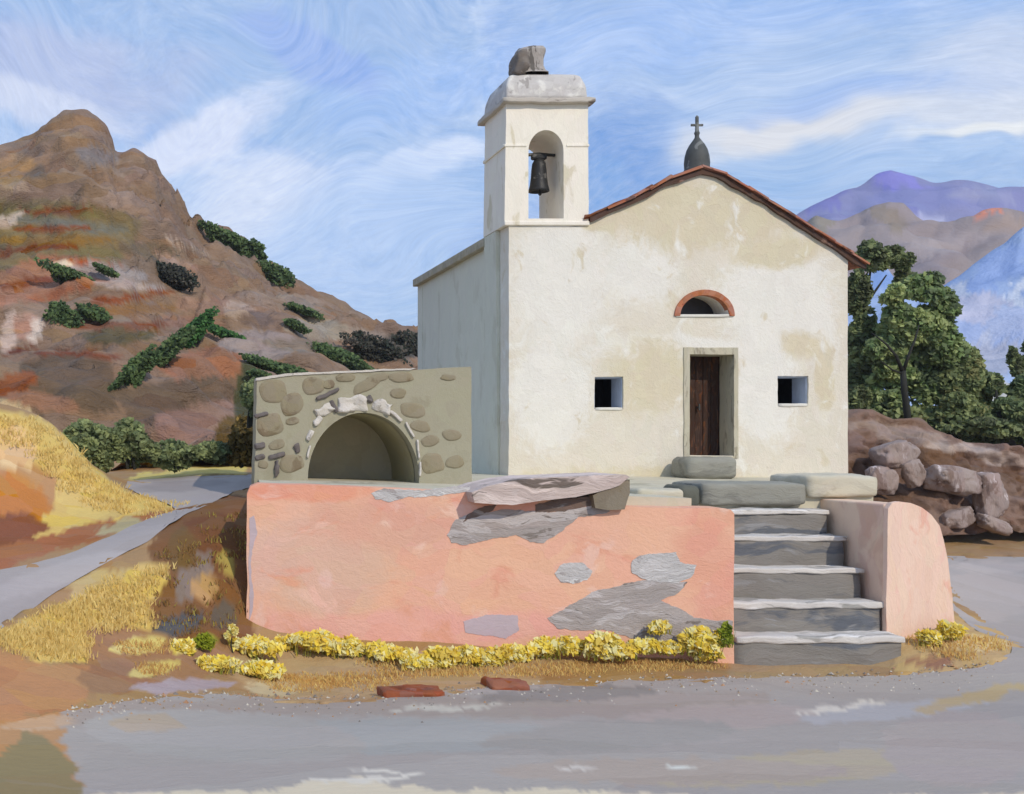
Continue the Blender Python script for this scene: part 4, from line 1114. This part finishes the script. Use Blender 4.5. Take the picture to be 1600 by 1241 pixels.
for (a, b, w, h, r, s) in ((521, 635, 20, 7, -60, 10), (577, 624, 13, 11, -50, 11), (512, 616, 40, 6, 25, 12), (464, 700, 9, 12, 20, 13), (433, 712, 26, 7, 15, 14), (431, 732, 7, 24, 0, 17), (406, 697, 18, 8, 10, 18), (409, 648, 22, 6, 14, 19), (406, 714, 14, 8, 20, 20)):
    vous(a, b, w, h, r, M['grey_chip'], s, 'chip_stone')
# pale chipped edge along the top and right corner
mb = MB()
slab(mb, wob([(qx(400), qz(594)), (qx(430), qz(590)), (qx(500), qz(584)), (qx(640), qz(578)), (qx(650), qz(575)), (qx(590), qz(577)), (qx(480), qz(582)), (qx(420), qz(587)), (qx(400), qz(590))], .05, .014, 3), [], VYD - .02, VYD + .2)
bevel(fix_normals(mb.build('coping', M['arch_white'], v)), .006)

# ------------------------------------------------------------------ foliage
def pal(*cs, k=1.0): return [lin(*c, k) for c in cs]
SUN_LEAN = Vector((.2, -.85, .6))          # leaves turn their faces to the light
def dabs(name, pts, size, palette, mat, parent, seed=0, aspect=1.8, up=0.0, jit=.15, bias=.9):
    """leaf sized faces at given points (Vector, weight of palette index 0..1)"""
    rnd = random.Random(seed)
    vs = []; fs = []; cl = []
    for p, t in pts:
        s = size * rnd.uniform(.55, 1.25)
        nn_ = (Vector((rnd.gauss(0, 1), rnd.gauss(0, 1), rnd.gauss(0, 1))) + SUN_LEAN * bias).normalized()
        d = nn_.cross(Vector((rnd.gauss(0, 1) - up * 2, rnd.gauss(0, 1), rnd.gauss(0, 1)))).normalized()
        e = d.cross(nn_)
        a = d * s * aspect * .5; b = e * s * .5
        k = len(vs)
        vs += [p - a, p - a * .2 + b + nn_ * s * .08, p + a * .55 + b * .7, p + a * 1.05, p + a * .5 - b * .7, p - a * .2 - b + nn_ * s * .08]
        fs += [(k, k + 1, k + 2, k + 3, k + 4, k + 5)]
        i = min(len(palette) - 1, max(0, int(t * len(palette) + rnd.uniform(-.6, .6))))
        c = palette[i]; g = 1 + rnd.uniform(-jit, jit)
        cl += [(c[0] * g, c[1] * g, c[2] * g, 1)] * 6
    return mesh_obj(name, vs, fs, mat, parent, vcol=cl)

def clump_pts(c, r, n, rnd, shell=.35, seed=0, lobes=7, gap=.0):
    """points through an uneven crown: several lobes inside radii r around c"""
    out = []
    L_ = []
    for _ in range(lobes):
        while True:
            q = Vector((rnd.uniform(-1, 1), rnd.uniform(-1, 1), rnd.uniform(-1, 1)))
            if q.length < 1: break
        L_.append((q * .62, rnd.uniform(.32, .55), rnd.random()))
    while len(out) < n:
        q, lr, tone = rnd.choice(L_)
        w = Vector((rnd.gauss(0, 1), rnd.gauss(0, 1), rnd.gauss(0, 1))).normalized() * (rnd.random() ** shell) * lr
        u = q + w
        if noise.noise(u * 2.6 + Vector((seed, 0, 0))) < gap - .35: continue
        t_ = .5 + .9 * noise.noise(u * 2.0 + Vector((seed * 2.1, 5, 0))) + (tone - .5) * .4
        out.append((c + Vector((u.x * r[0], u.y * r[1], u.z * r[2])), t_))
    return out

DG = pal((62, 66, 46), (70, 78, 52), (84, 90, 60), (98, 104, 68), (74, 82, 56), k=2.9)
MG = pal((74, 84, 60), (84, 96, 66), (98, 108, 72), (112, 122, 78), (124, 132, 88), (92, 108, 68), k=2.3)
OG = pal((76, 84, 54), (92, 92, 60), (112, 106, 66), (70, 84, 56), k=3.0)

def shrub(px, py, w, h, Y, label, n, size, palette, seed, cat='shrub', group=None, name='shrub', pos=None, lobes=8, depth=.8, slant=0.0):
    c = pos or P(px, py, Y)
    Y = c.y
    rx = w * Y / F / 2; rz = h * Y / F / 2
    rnd = random.Random(seed)
    b = empty(name, (c.x, c.y, c.z - rz), label, cat, group)
    pts = clump_pts(Vector((0, 0, 0)), (rx * 1.1, max(rx, rz) * depth, rz * 1.1), n, rnd, seed=seed, lobes=lobes)
    pts = [(p + c + Vector((0, 0, slant * p.x)), t) for p, t in pts]
    dabs('foliage', pts, size, palette, M['leaf'], b, seed, aspect=1.5)
    mb = MB()
    for k in range(4):
        tip = c + Vector((rnd.uniform(-.5, .5) * rx, rnd.uniform(-.3, .3) * rx, rnd.uniform(-.2, .4) * rz))
        st_ = Vector((c.x + rnd.uniform(-.2, .2) * rx, c.y, c.z - rz * 1.15))
        tube(mb, [st_.lerp(tip, .25), st_.lerp(tip, .5) + Vector((rnd.uniform(-.1, .1) * rx, 0, 0)), tip], [.05 * rz + .01, .035 * rz + .006, .01 * rz + .003], 6)
    mb.build('stem', M['bark'], b)
    return b

# dark bushes behind the yellow mound
gb = 'dark bushes behind the yellow mound'
shrub(135, 690, 100, 104, 22.3, 'tall dark green bush at the left end of the row behind the yellow mound', 5200, .085, DG, 1, 'bush', gb, 'bush', slant=-.1)
shrub(205, 698, 90, 78, 22.4, 'second dark green bush from the left, behind the yellow mound', 3600, .085, DG, 2, 'bush', gb, 'bush', slant=-.1)
shrub(270, 712, 100, 48, 22.6, 'low dark green bush in the middle of the row behind the yellow mound', 3000, .085, DG, 3, 'bush', gb, 'bush')
shrub(335, 705, 70, 44, 22.8, 'low dark green bush near the stone building, right part of the row', 2200, .085, DG, 4, 'bush', gb, 'bush', slant=.1)
shrub(377, 690, 50, 90, 22.8, 'brownish olive bush against the corner of the stone building', 2600, .085, pal((92, 78, 44), (110, 92, 50), (80, 70, 42), (126, 104, 56), k=1.6), 5, 'bush', gb, 'bush')
shrub(390, 630, 34, 90, 21.6, 'narrow dark green shrub hugging the left corner of the stone building', 2200, .07, DG, 6, 'shrub')
# shrubs on the hillside
gs = 'shrubs on the left hillside'
hs_ = [(348, 372, 54, 20, 'dark green shrub highest on the hill ridge line'), (385, 390, 46, 26, 'dark green shrub second down the hill ridge line'), (420, 428, 46, 24, 'dark green shrub lower on the hill ridge, two below the highest'),
       (104, 433, 60, 22, 'grey green shrub under the orange terrace line on the hillside'), (160, 424, 40, 9, 'thin low green shrub right of the one under the orange terrace'),
       (268, 436, 74, 30, 'blackish shrub alone in the middle of the hillside'), (100, 500, 40, 38, 'dark green shrub left of the long rust terrace line'), (150, 494, 48, 18, 'green shrub above the long rust terrace line'),
       (300, 522, 60, 34, 'rounded bright green shrub at the top of the diagonal row'), (258, 552, 60, 34, 'dark green shrub in the upper middle of the diagonal row'), (212, 582, 56, 36, 'dark green shrub in the lower middle of the diagonal row'), (182, 602, 40, 14, 'small green shrub at the foot of the diagonal row'),
       (352, 524, 40, 12, 'thin green shrub right of the rounded bright one'), (480, 490, 60, 9, 'thin flat green shrub among the grey rocks'), (462, 512, 34, 12, 'small green shrub between two grey rocks'),
       (440, 578, 90, 18, 'long low dark green shrub just above the stone building roof'), (520, 562, 90, 28, 'dark green shrub above the middle of the stone building'), (585, 548, 80, 34, 'large blackish green shrub below the ridge beside the chapel'), (636, 552, 56, 54, 'greyish brown shrub where the ridge meets the chapel wall'), (410, 590, 40, 14, 'low green shrub above the left corner of the stone building')]
from mathutils.bvhtree import BVHTree
_bvh = BVHTree.FromPolygons([v.co.copy() for v in hill_main.data.vertices], [tuple(f.vertices) for f in hill_main.data.polygons])
def on_slope(px, py):
    for k in range(30):
        h_ = _bvh.ray_cast(Vector((0, 0, H)), (P(px, py + k * 1.5, 1) - Vector((0, 0, H))).normalized())
        if h_[0] is not None and h_[0].y < SR * 1.1: return h_[0]
    return on_hill(px, py)
for i, (a, b, w, h, lab) in enumerate(hs_):
    p = on_slope(a, b)
    pl = pal((56, 70, 44), (66, 82, 50), (78, 92, 56), (50, 62, 42), k=2.3)
    if 'blackish' in lab or 'greyish' in lab: pl = pal((62, 62, 54), (74, 72, 62), (52, 58, 48), (92, 86, 76), k=1.5)
    if 'bright' in lab: pl = pal((56, 88, 48), (70, 104, 56), (46, 74, 42), k=1.8)
    p = p - Vector((0, p.y * .012, 0))
    shrub(0, 0, w * 1.5, h * 1.45, 0, lab, int(700 + w * h * 1.2), .0019 * p.y + .03, pl, 40 + i, 'shrub', gs, 'shrub', pos=p, depth=.5, slant=-.35 if 'diagonal' not in lab else .9, lobes=13)

# trees behind the chapel
def tree(label, name, crown, trunk, palette, n, size, seed, group=None, gap=.05):
    """crown: list of (px,py,rx,ry,Y,tone) lobes; trunk: list of limb polylines [(px,py,Y,r)...]"""
    b0 = trunk[0][0]
    base_ = P(b0[0], b0[1], b0[2])
    b = empty(name, base_, label, 'tree', group)
    rnd = random.Random(seed)
    tot = sum(l[2] * l[3] for l in crown)
    pts = []
    for (a, c, rx, ry, Y, tone) in crown:
        cc = P(a, c, Y); k = int(n * rx * ry / tot)
        pp_ = clump_pts(Vector((0, 0, 0)), (rx * Y / F * 1.1, rx * Y / F * .8, ry * Y / F * 1.1), k, rnd, seed=seed + a, lobes=9, gap=gap)
        pts += [(p + cc, t + tone) for p, t in pp_]
    dabs('crown', pts, size, palette, M['leaf'], b, seed, aspect=1.5)
    mb = MB()
    for limb in trunk:
        tube(mb, [P(a, c, Y) for a, c, Y, r in limb], [r for *_, r in limb], 9)
    mb.build('trunk', M['bark'], b, smooth=True)
YT = 34
tree('tall dark green tree rising behind the right corner of the chapel', 'tree',
     [(1362, 402, 34, 26, YT + 1.5, -.1), (1398, 408, 30, 22, YT + 1.5, -.15), (1340, 450, 26, 50, YT + 1.5, -.15), (1356, 520, 32, 44, YT + 1.5, -.1), (1415, 440, 20, 22, YT + 1.7, -.1), (1345, 585, 34, 60, YT + 1.5, -.1), (1350, 630, 36, 34, YT + 1, -.1)],
     [[(1350, 680, YT + 1.5, .12), (1348, 580, YT + 1.5, .09), (1352, 480, YT + 1.5, .06), (1362, 410, YT + 1.5, .02)], [(1350, 480, YT + 1.5, .05), (1385, 430, YT + 1.5, .02)]], DG, 20000, .12, 11)
tree('spreading tree with lighter green middle and a forked thin black trunk on the rocky bank', 'tree',
     [(1402, 462, 24, 20, YT - .3, .25), (1415, 500, 44, 40, YT + .1, .2), (1450, 452, 34, 26, YT, -.05), (1478, 476, 26, 28, YT, -.2), (1450, 505, 40, 34, YT + .3, .05), (1380, 548, 34, 24, YT + .3, -.05), (1398, 585, 44, 30, YT + .8, 0), (1472, 545, 50, 46, YT + .5, -.15), (1436, 600, 48, 44, YT + 1.1, -.1), (1425, 545, 40, 34, YT + .9, -.05), (1386, 512, 20, 20, YT + .8, -.1), (1386, 620, 34, 34, YT + .9, -.15)],
     [[(1419, 672, YT - .9, .10), (1417, 640, YT - .95, .09), (1413, 610, YT - 1.0, .085), (1411, 580, YT - 1.0, .075)], [(1411, 582, YT - 1.0, .06), (1400, 556, YT - 1.1, .04), (1385, 538, YT - 1.1, .03), (1362, 520, YT - 1.1, .012)],
      [(1411, 582, YT - 1.0, .055), (1420, 555, YT - 1.1, .04), (1430, 530, YT - 1.1, .03), (1436, 508, YT - 1.1, .012)], [(1410, 584, YT - 1.0, .03), (1394, 578, YT - 1.2, .025), (1376, 564, YT - 1.3, .01)]],
     MG[:2] + [MG[5]] + MG[2:5], 31000, .12, 12, gap=-.05)
tree('broad olive green tree filling the bank right of the forked trunk', 'tree',
     [(1492, 596, 44, 56, YT + .8, 0), (1515, 575, 26, 34, YT + .6, -.1), (1480, 645, 62, 34, YT + .4, 0), (1525, 640, 34, 40, YT + .7, .1), (1420, 648, 52, 20, YT + .9, -.1)],
     [[(1480, 690, YT + .8, .10), (1485, 640, YT + .8, .07), (1495, 590, YT + .8, .04)]], DG[2:] + OG[:2], 20000, .12, 13)
tree('dark green bushy tree low at the right edge of the bank', 'tree',
     [(1545, 674, 62, 22, YT - .5, -.1), (1575, 645, 42, 26, YT, 0), (1556, 606, 24, 20, YT + .4, 0), (1600, 610, 26, 34, YT + .3, .3), (1605, 672, 44, 34, YT - .4, .1), (1536, 590, 14, 16, YT + .6, 0)],
     [[(1560, 705, YT, .08), (1562, 650, YT, .06), (1556, 610, YT, .03)], [(1562, 660, YT, .04), (1595, 620, YT, .02)]], DG + MG[:2], 13000, .13, 14, gap=.12)
tree('small dark tree top showing at the right margin above the bushes', 'tree',
     [(1588, 565, 16, 24, YT + 3, -.1), (1625, 560, 34, 40, YT + 3, 0)],
     [[(1610, 700, YT + 3, .10), (1605, 600, YT + 3, .06), (1595, 560, YT + 3, .02)]], DG, 5000, .14, 15)

# yellow blossom clumps at the foot of the wall
YP = [(.90, .72, .10, 1), (.90, .76, .18, 1), (.90, .84, .42, 1), (.86, .64, .07, 1), (.78, .60, .12, 1)]
gy = 'yellow flowering clumps along the foot of the pink wall'
fl = [(398, 1012, 60, 36, 'wide yellow flower clump at the left corner of the pink wall'), (340, 1038, 50, 26, 'yellow flower clump standing out towards the road, leftmost of the row'), (398, 1046, 60, 26, 'low yellow flower clump in front of the wall corner, nearest the road'),
      (447, 1004, 24, 22, 'small dull yellow clump beside the corner clump'), (496, 1004, 62, 36, 'dense golden clump, second large one along the wall from the left'), (545, 1012, 40, 30, 'golden clump under the plain left half of the wall'),
      (600, 1018, 64, 28, 'pale lemon clump leaning right, left of the lilac patch'), (650, 1034, 44, 22, 'pale lemon clump spilling down towards the red brown stones'), (690, 1026, 44, 34, 'spiky yellow clump just left below the lilac patch'),
      (728, 1024, 40, 34, 'spiky yellow clump directly below the lilac patch'), (768, 1026, 44, 30, 'yellow clump below the right edge of the lilac patch'), (808, 1020, 42, 30, 'yellow clump under the narrow pink gap between the patches'),
      (850, 1012, 44, 32, 'yellow clump under the left tip of the big low grey patch'), (893, 1008, 44, 28, 'yellow clump under the middle of the big low grey patch'), (955, 1008, 66, 42, 'largest rounded yellow clump under the big grey patch'),
      (1005, 1008, 40, 24, 'small yellow clump right of the largest rounded one'), (1030, 980, 30, 20, 'tiny yellow clump climbing the wall above the row'), (1045, 1012, 34, 20, 'thin yellow clump left of the tall one near the steps'),
      (1094, 1000, 50, 44, 'tall rounded yellow clump nearest the stone steps'), (1102, 1022, 32, 20, 'low yellow clump at the foot of the tall one by the steps')]
def on_wall_ground(px, py, h, off=.16):
    dx = (px - VX) / F
    Y = (y0 - x0 * (y1 - y0) / (x1 - x0)) / (1 - dx * (y1 - y0) / (x1 - x0)) - off
    return Y
def flower(px, py, w, h, label, seed, group=gy, Y=None, palette=YP, n=None):
    if Y is None:
        hp = hit(px, py + h / 2, 10)
        Y = min(hp.y, on_wall_ground(px, py, h, .08 + w * .5 * .0045))
    c = P(px, py, Y); rx = w * Y / F / 2; rz = h * Y / F / 2
    b = empty('flowering_plant', (c.x, c.y, c.z - rz), label, 'flowers', group)
    rnd = random.Random(seed)
    pts = clump_pts(Vector((0, 0, 0)), (rx * 1.1, rx * .55, rz * 1.1), n or int(260 + w * h * .42), rnd, seed=seed, lobes=11, shell=.5)
    dabs('blossom', [(p + c, t) for p, t in pts], .058, palette, M['flower'], b, seed, aspect=2.1, up=.5, bias=1.5)
    vs = []; fs = []; cl = []
    for _ in range(34):
        a = Vector((c.x + rnd.uniform(-.8, .8) * rx, c.y + rnd.uniform(-.3, .3) * rx, c.z - rz * 1.25)); d = Vector((rnd.uniform(-.06, .06), rnd.uniform(-.05, .03), rnd.uniform(1.0, 2.2) * rz))
        k = len(vs); w_ = rnd.uniform(.004, .009)
        vs += [a + Vector((-w_, 0, 0)), a + Vector((w_, 0, 0)), a + d]; fs.append((k, k + 1, k + 2))
        cc = rnd.choice([lin(150, 150, 60), lin(186, 164, 70), lin(120, 128, 52)]); cl += [cc] * 3
    mesh_obj('stems', vs, fs, M['straw'], b, vcol=cl)
for i, (a, b, w, h, lab) in enumerate(fl): flower(a, b, w * 1.45, h * .88, lab, 100 + i)
flower(1132, 992, 26, 32, 'bright green leafy clump squeezed between wall end and lowest step', 140, None, 15.18, pal((132, 146, 40), (154, 164, 52), (110, 126, 40)))
g2 = 'yellow clumps below the stair parapet'
flower(1452, 996, 40, 22, 'yellow flower clump at the foot of the parapet pier, left one', 141, g2, 15.45)
flower(1484, 984, 40, 26, 'yellow flower clump at the right corner of the parapet pier', 142, g2, 15.5)
flower(288, 1012, 38, 20, 'small round yellow clump on brown earth left of the wall corner', 143, None, 14.75)
flower(322, 1002, 34, 17, 'small lime green clump beside the round yellow one', 144, None, 14.9, pal((140, 150, 36), (160, 168, 48), (120, 130, 36)))
# one tall bloom on a stem
b = empty('tall_flower', P(362, 1016, 15.2), 'single pale yellow round bloom on a stem in front of the dark bank', 'flower')
rnd = random.Random(5); c = P(361, 989, 15.2)
dabs('bloom', [(p + c, t) for p, t in clump_pts(Vector((0, 0, 0)), (.10, .08, .125), 420, rnd, seed=3, lobes=4)], .034, [lin(240, 226, 140), lin(246, 236, 170), lin(228, 206, 110)], M['flower'], b, 9)
mb = MB(); tube(mb, [P(364, 1022, 15.2), P(361, 1008, 15.2), P(362, 996, 15.2)], [.012, .009, .007], 6); mb.build('stalk', M['bark'], b)

# red brown flat stones at the road edge
def flat_stone(px, py, w, h, Y, label, seed):
    p = hit(px, py, 8)
    rx = w * p.y / F / 2
    o = stone('flat_stone', M['rust'], None, p.x - rx, p.x + rx, p.y - .28, p.y + .16, p.z - .05, p.z + .085, rnd=.3, nz=.05, seed=seed, n=10, sc=3.2)
    tag(o, label, 'stone')
flat_stone(640, 1084, 96, 16, 13.7, 'larger rusty red brown flat stone on the verge at the road edge', 1)
flat_stone(788, 1073, 66, 12, 13.9, 'smaller rusty red brown flat stone on the verge, right of the larger', 2)

# dry grass: blades through the yellow patches
def grass(name, polys, n, hmin, hmax, palette, seed, label, wd=.010, lean=.5):
    rnd = random.Random(seed)
    vs = []; fs = []; cl = []
    allp = []
    for pl in polys:
        xs_ = [q[0] for q in pl]; ys_ = [q[1] for q in pl]
        allp.append((pl, min(xs_), max(xs_), min(ys_), max(ys_), (max(xs_) - min(xs_)) * (max(ys_) - min(ys_))))
    tot = sum(a[-1] for a in allp)
    for pl, xa, xb, ya, yb, ar in allp:
        k = int(n * ar / tot)
        # sample tufts
        for _ in range(max(3, k // 14)):
            px = rnd.uniform(xa, xb); py = rnd.uniform(ya, yb)
            if not inpoly(np.array([px]), np.array([py]), pl)[0]: continue
            c = hit(px, py, 9)
            for _ in range(14):
                a = c + Vector((rnd.gauss(0, .07), rnd.gauss(0, .07), -.02))
                hh = rnd.uniform(hmin, hmax)
                d = Vector((rnd.gauss(.1, .4) * hh * lean, rnd.gauss(0, .3) * hh * lean, hh))
                s_ = Vector((rnd.uniform(.6, 1) * wd, rnd.uniform(-.4, .4) * wd, 0))
                q = len(vs)
                vs += [a - s_, a + s_, a + d * .6 + s_ * .7 + Vector((0, 0, 0)), a + d + Vector((d.x * .5, 0, -.1 * hh))]
                fs.append((q, q + 1, q + 2, q + 3))
                cc = rnd.choice(palette); g = rnd.uniform(.85, 1.12)
                cl += [(cc[0] * g, cc[1] * g, cc[2] * g, 1)] * 4
    o = mesh_obj(name, vs, fs, M['straw'], vcol=cl)
    tag(o, label, 'grass', kind='stuff')
ST = pal((206, 182, 112), (216, 194, 128), (192, 164, 94), (200, 174, 108), k=1.25)
grass('dry_grass', [[(-60, 650), (60, 655), (110, 690), (150, 740), (200, 772), (290, 790), (240, 812), (150, 800), (90, 760), (40, 700), (-60, 690)],
                    [(-40, 1000), (40, 965), (110, 940), (180, 900), (230, 882), (266, 886), (225, 945), (240, 980), (130, 990), (140, 1030), (60, 1033)]],
      26000, .05, .13, ST, 1, 'straw yellow dry grass on the mound and on the slope left of the pink wall')
grass('dry_grass', [[(200, 1040), (240, 1036), (280, 1042), (240, 1058)], [(180, 1006), (260, 1000), (250, 1020), (190, 1020)], [(400, 1060), (560, 1050), (640, 1060), (600, 1078), (440, 1082)], [(1420, 990), (1560, 996), (1570, 1010), (1500, 1030), (1420, 1010)], [(560, 1030), (850, 1036), (1130, 1030), (1130, 1044), (850, 1056), (600, 1056)]],
      14000, .03, .09, pal((210, 186, 116), (194, 158, 94), (180, 140, 86), k=1.2), 2, 'low straw coloured grass on the verge below the yellow clumps', wd=.008)
grass('ground_cover', [[(245, 870), (330, 800), (380, 800), (384, 985), (260, 990), (232, 960)]], 1300, .04, .11, pal((122, 88, 50), (108, 84, 48), (136, 104, 58), (150, 136, 66), k=1.3), 3, 'brown and olive low weeds on the shaded bank beside the pink wall')

# loose gravel along the road edge
rnd = random.Random(21); gvs = []; gfs = []; gcl = []
for _ in range(900):
    px = rnd.uniform(100, 1560)
    py = float(interp(road_edge, px)) + abs(rnd.gauss(0, 14)) * (1 if rnd.random() < .55 else -.35) + 2
    p = hit(px, py, 8); r = rnd.uniform(.006, .02) * (1.8 if rnd.random() < .06 else 1)
    k = len(gvs)
    for j in range(5):
        a = 2 * PI * j / 5 + rnd.random()
        gvs.append(p + Vector((r * 1.3 * math.cos(a), r * math.sin(a), .0)))
    gvs.append(p + Vector((rnd.uniform(-.3, .3) * r, 0, r * .9 + .008)))
    gfs += [(k + j, k + (j + 1) % 5, k + 5) for j in range(5)]
    c = rnd.choice([lin(176, 168, 156), lin(150, 132, 110), lin(196, 188, 172), lin(128, 120, 112), lin(170, 130, 96)])
    gcl += [c] * 6
M['gravel'] = paint('loose_gravel', (1, 1, 1, 1), attr=True, stroke=20, jitter=.2, bump=0)
tag(mesh_obj('gravel', gvs, gfs, M['gravel'], vcol=gcl), 'loose gravel scattered along the edge of the grey road', 'gravel', kind='stuff')

# ------------------------------------------------------------------ light and sky
sun_dir = Vector((.30, -.76, .60)).normalized()             # towards the sun
elev = math.asin(sun_dir.z); az = math.atan2(sun_dir.x, sun_dir.y)
sl_ = bpy.data.lights.new('sun', 'SUN')
sl_.energy = 2.4; sl_.angle = math.radians(.5); sl_.color = (1.0, .90, .76)
so_ = bpy.data.objects.new('sun', sl_); link(so_)
so_.rotation_euler = sun_dir.to_track_quat('Z', 'Y').to_euler()
so_.location = (10, -10, 30)

w = bpy.data.worlds.new('World'); bpy.context.scene.world = w
w.use_nodes = True
t = NT(w.node_tree); t.n.clear()
wo = t.new('ShaderNodeOutputWorld'); bg = t.new('ShaderNodeBackground'); t.l.new(bg.outputs[0], wo.inputs[0])
sky = t.new('ShaderNodeTexSky'); sky.sky_type = 'NISHITA'; sky.sun_disc = False
sky.sun_elevation = elev; sky.sun_rotation = az; sky.dust_density = .6; sky.ozone_density = 1.5
bg.inputs['Strength'].default_value = .122
tc = t.new('ShaderNodeTexCoord'); dv = tc.outputs['Generated']
wn = t.noise(dv, 2.4, 5, .6, .6, out='Color')
wd_ = t.vmath('ADD', dv, t.vmath('SCALE', t.vmath('SUBTRACT', wn, (.5, .5, .5)), scale=.15))
S = lambda r, g, b: tuple(x * 10 for x in lin(r, g, b)[:3]) + (1.0,)
air = t.mix(.80, sky.outputs[0], S(166, 190, 228))
def dirn(px, py): return P(px, py, 1) - Vector((0, 0, H))
def skyblob(col, px, py, rx, ry, c, edge=.5, k=1.0, rot=0.0):
    d = Vector(((px - VX) / F, 1, (VY - py) / F)); ln = d.length; d.normalize()
    df_ = t.vmath('SUBTRACT', wd_, tuple(d))
    if rot: df_ = t.scale(df_, (1, 1, 1), (0, math.radians(rot), 0))
    dd_ = t.vmath('LENGTH', t.vmath('DIVIDE', df_, (rx / F / ln, max(rx, ry) / F * 1.6, ry / F / ln)))
    m_ = t.ramp(t.math('ADD', dd_, t.math('MULTIPLY', t.math('SUBTRACT', t.noise(t.scale(wd_, (1, 1, 2.2)), 9, 5, .65, .8), .5), 1.5)), 1 + edge, 1 - edge)
    return t.mix(t.math('MULTIPLY', m_, k), col, c)
cc = air
cl1 = t.ramp(t.noise(t.scale(wd_, (1, 1, 2.4)), 3.2, 6, .6, .8), .50, .64)
cc = t.mix(t.math('MULTIPLY', cl1, .6), cc, S(198, 212, 236))
cl2 = t.ramp(t.noise(t.scale(t.vmath('ADD', wd_, (3, 1, 2)), (1, 1, 2.0)), 3.6, 6, .6, 1.0), .52, .66)
cc = t.mix(t.math('MULTIPLY', cl2, .55), cc, S(150, 176, 222))
cc = skyblob(cc, 90, 120, 190, 60, S(178, 188, 218), .5, .8)
cc = skyblob(cc, 40, 170, 160, 26, S(204, 212, 232), .4, .8)
cc = skyblob(cc, 290, 200, 130, 34, S(208, 216, 236), .4, .9, 25)
cc = skyblob(cc, 380, 290, 100, 70, S(206, 216, 236), .4, .9, 20)
cc = skyblob(cc, 650, 255, 100, 30, S(204, 216, 238), .4, .9, 8)
cc = skyblob(cc, 540, 380, 140, 110, S(176, 198, 232), .5, .8)
cc = skyblob(cc, 620, 130, 140, 60, S(162, 188, 230), .4, .8)
cc = skyblob(cc, 470, 70, 120, 30, S(150, 174, 224), .4, .8, -20)
cc = skyblob(cc, 985, 265, 75, 75, S(128, 160, 212), .6, .9, 20)
cc = skyblob(cc, 940, 320, 40, 40, S(136, 168, 216), .3, .9)
cc = skyblob(cc, 1150, 60, 420, 50, S(160, 186, 230), .5, .7)
cc = skyblob(cc, 1190, 255, 110, 46, S(200, 208, 222), .4, .9)
cc = skyblob(cc, 1260, 225, 100, 30, S(212, 214, 220), .4, .9)
cc = skyblob(cc, 1400, 180, 180, 20, S(160, 184, 226), .4, .9)
cc = skyblob(cc, 1190, 310, 110, 32, S(156, 184, 222), .4, .9, 15)
cc = skyblob(cc, 1520, 215, 130, 34, S(206, 212, 224), .5, .8, -10)
cc = skyblob(cc, 1560, 130, 90, 60, S(196, 206, 226), .5, .8)
cc = skyblob(cc, 1530, 244, 80, 9, S(228, 230, 230), .6, .8, 0)
cc = skyblob(cc, 1520, 275, 120, 16, S(168, 192, 226), .4, .8)
# brush grain through the whole sky
wv2 = t.vmath('ADD', dv, t.vmath('SCALE', t.vmath('SUBTRACT', t.noise(dv, 3.1, 2, .5, out='Color'), (.5, .5, .5)), scale=.5))
gr = t.noise(t.scale(wv2, (1, 1, 3.6), (0, .35, 0)), 30, 5, .7, .5)
hsn = t.new('ShaderNodeHueSaturation'); t.put(hsn.inputs['Color'], cc)
gr2 = t.noise(t.scale(wv2, (.6, 1, 7.0), (0, -.5, 0)), 75, 4, .75, .3)
t.put(hsn.inputs['Value'], t.math('ADD', t.math('ADD', t.math('MULTIPLY', t.math('SUBTRACT', gr, .5), .22), t.math('MULTIPLY', t.math('SUBTRACT', gr2, .5), .26)), 1.0))
t.put(hsn.inputs['Saturation'], t.math('ADD', t.math('MULTIPLY', t.math('SUBTRACT', gr, .5), -.7), 1.05))
t.put(bg.inputs['Color'], hsn.outputs[0])
w.cycles.sampling_method = 'MANUAL'; w.cycles.sample_map_resolution = 512

# ------------------------------------------------------------------ air
hz = MB(); hz.box((-1000, -400, -4), (1000, 1000, 130))
hm = bpy.data.materials.new('thin_air'); hm.use_nodes = True
ht = NT(hm.node_tree); ht.n.clear()
ho = ht.new('ShaderNodeOutputMaterial'); pv = ht.new('ShaderNodeVolumePrincipled')
pv.inputs['Color'].default_value = (.80, .88, 1, 1); pv.inputs['Density'].default_value = .00028; pv.inputs['Anisotropy'].default_value = .0
ht.l.new(pv.outputs[0], ho.inputs['Volume'])
hzo = hz.build('haze', hm); hzo['kind'] = 'stuff'; hzo['label'] = 'thin blue air over the valley and hills'; hzo['category'] = 'haze'

# ------------------------------------------------------------------ camera
cam = bpy.data.cameras.new('camera'); co = bpy.data.objects.new('camera', cam); link(co)
co.location = (0, 0, H); co.rotation_euler = (PI / 2, 0, 0)
cam.sensor_width = 36; cam.lens = 36 * F / 1600
cam.shift_x = (800 - VX) / 1600; cam.shift_y = (VY - 620.5) / 1600
cam.clip_start = .1; cam.clip_end = 5000
sc = bpy.context.scene
sc.camera = co
sc.view_settings.view_transform = 'Standard'; sc.view_settings.look = 'None'; sc.view_settings.gamma = 1; sc.view_settings.exposure = 0
sc.cycles.max_bounces = 6; sc.cycles.diffuse_bounces = 3; sc.cycles.transparent_max_bounces = 8
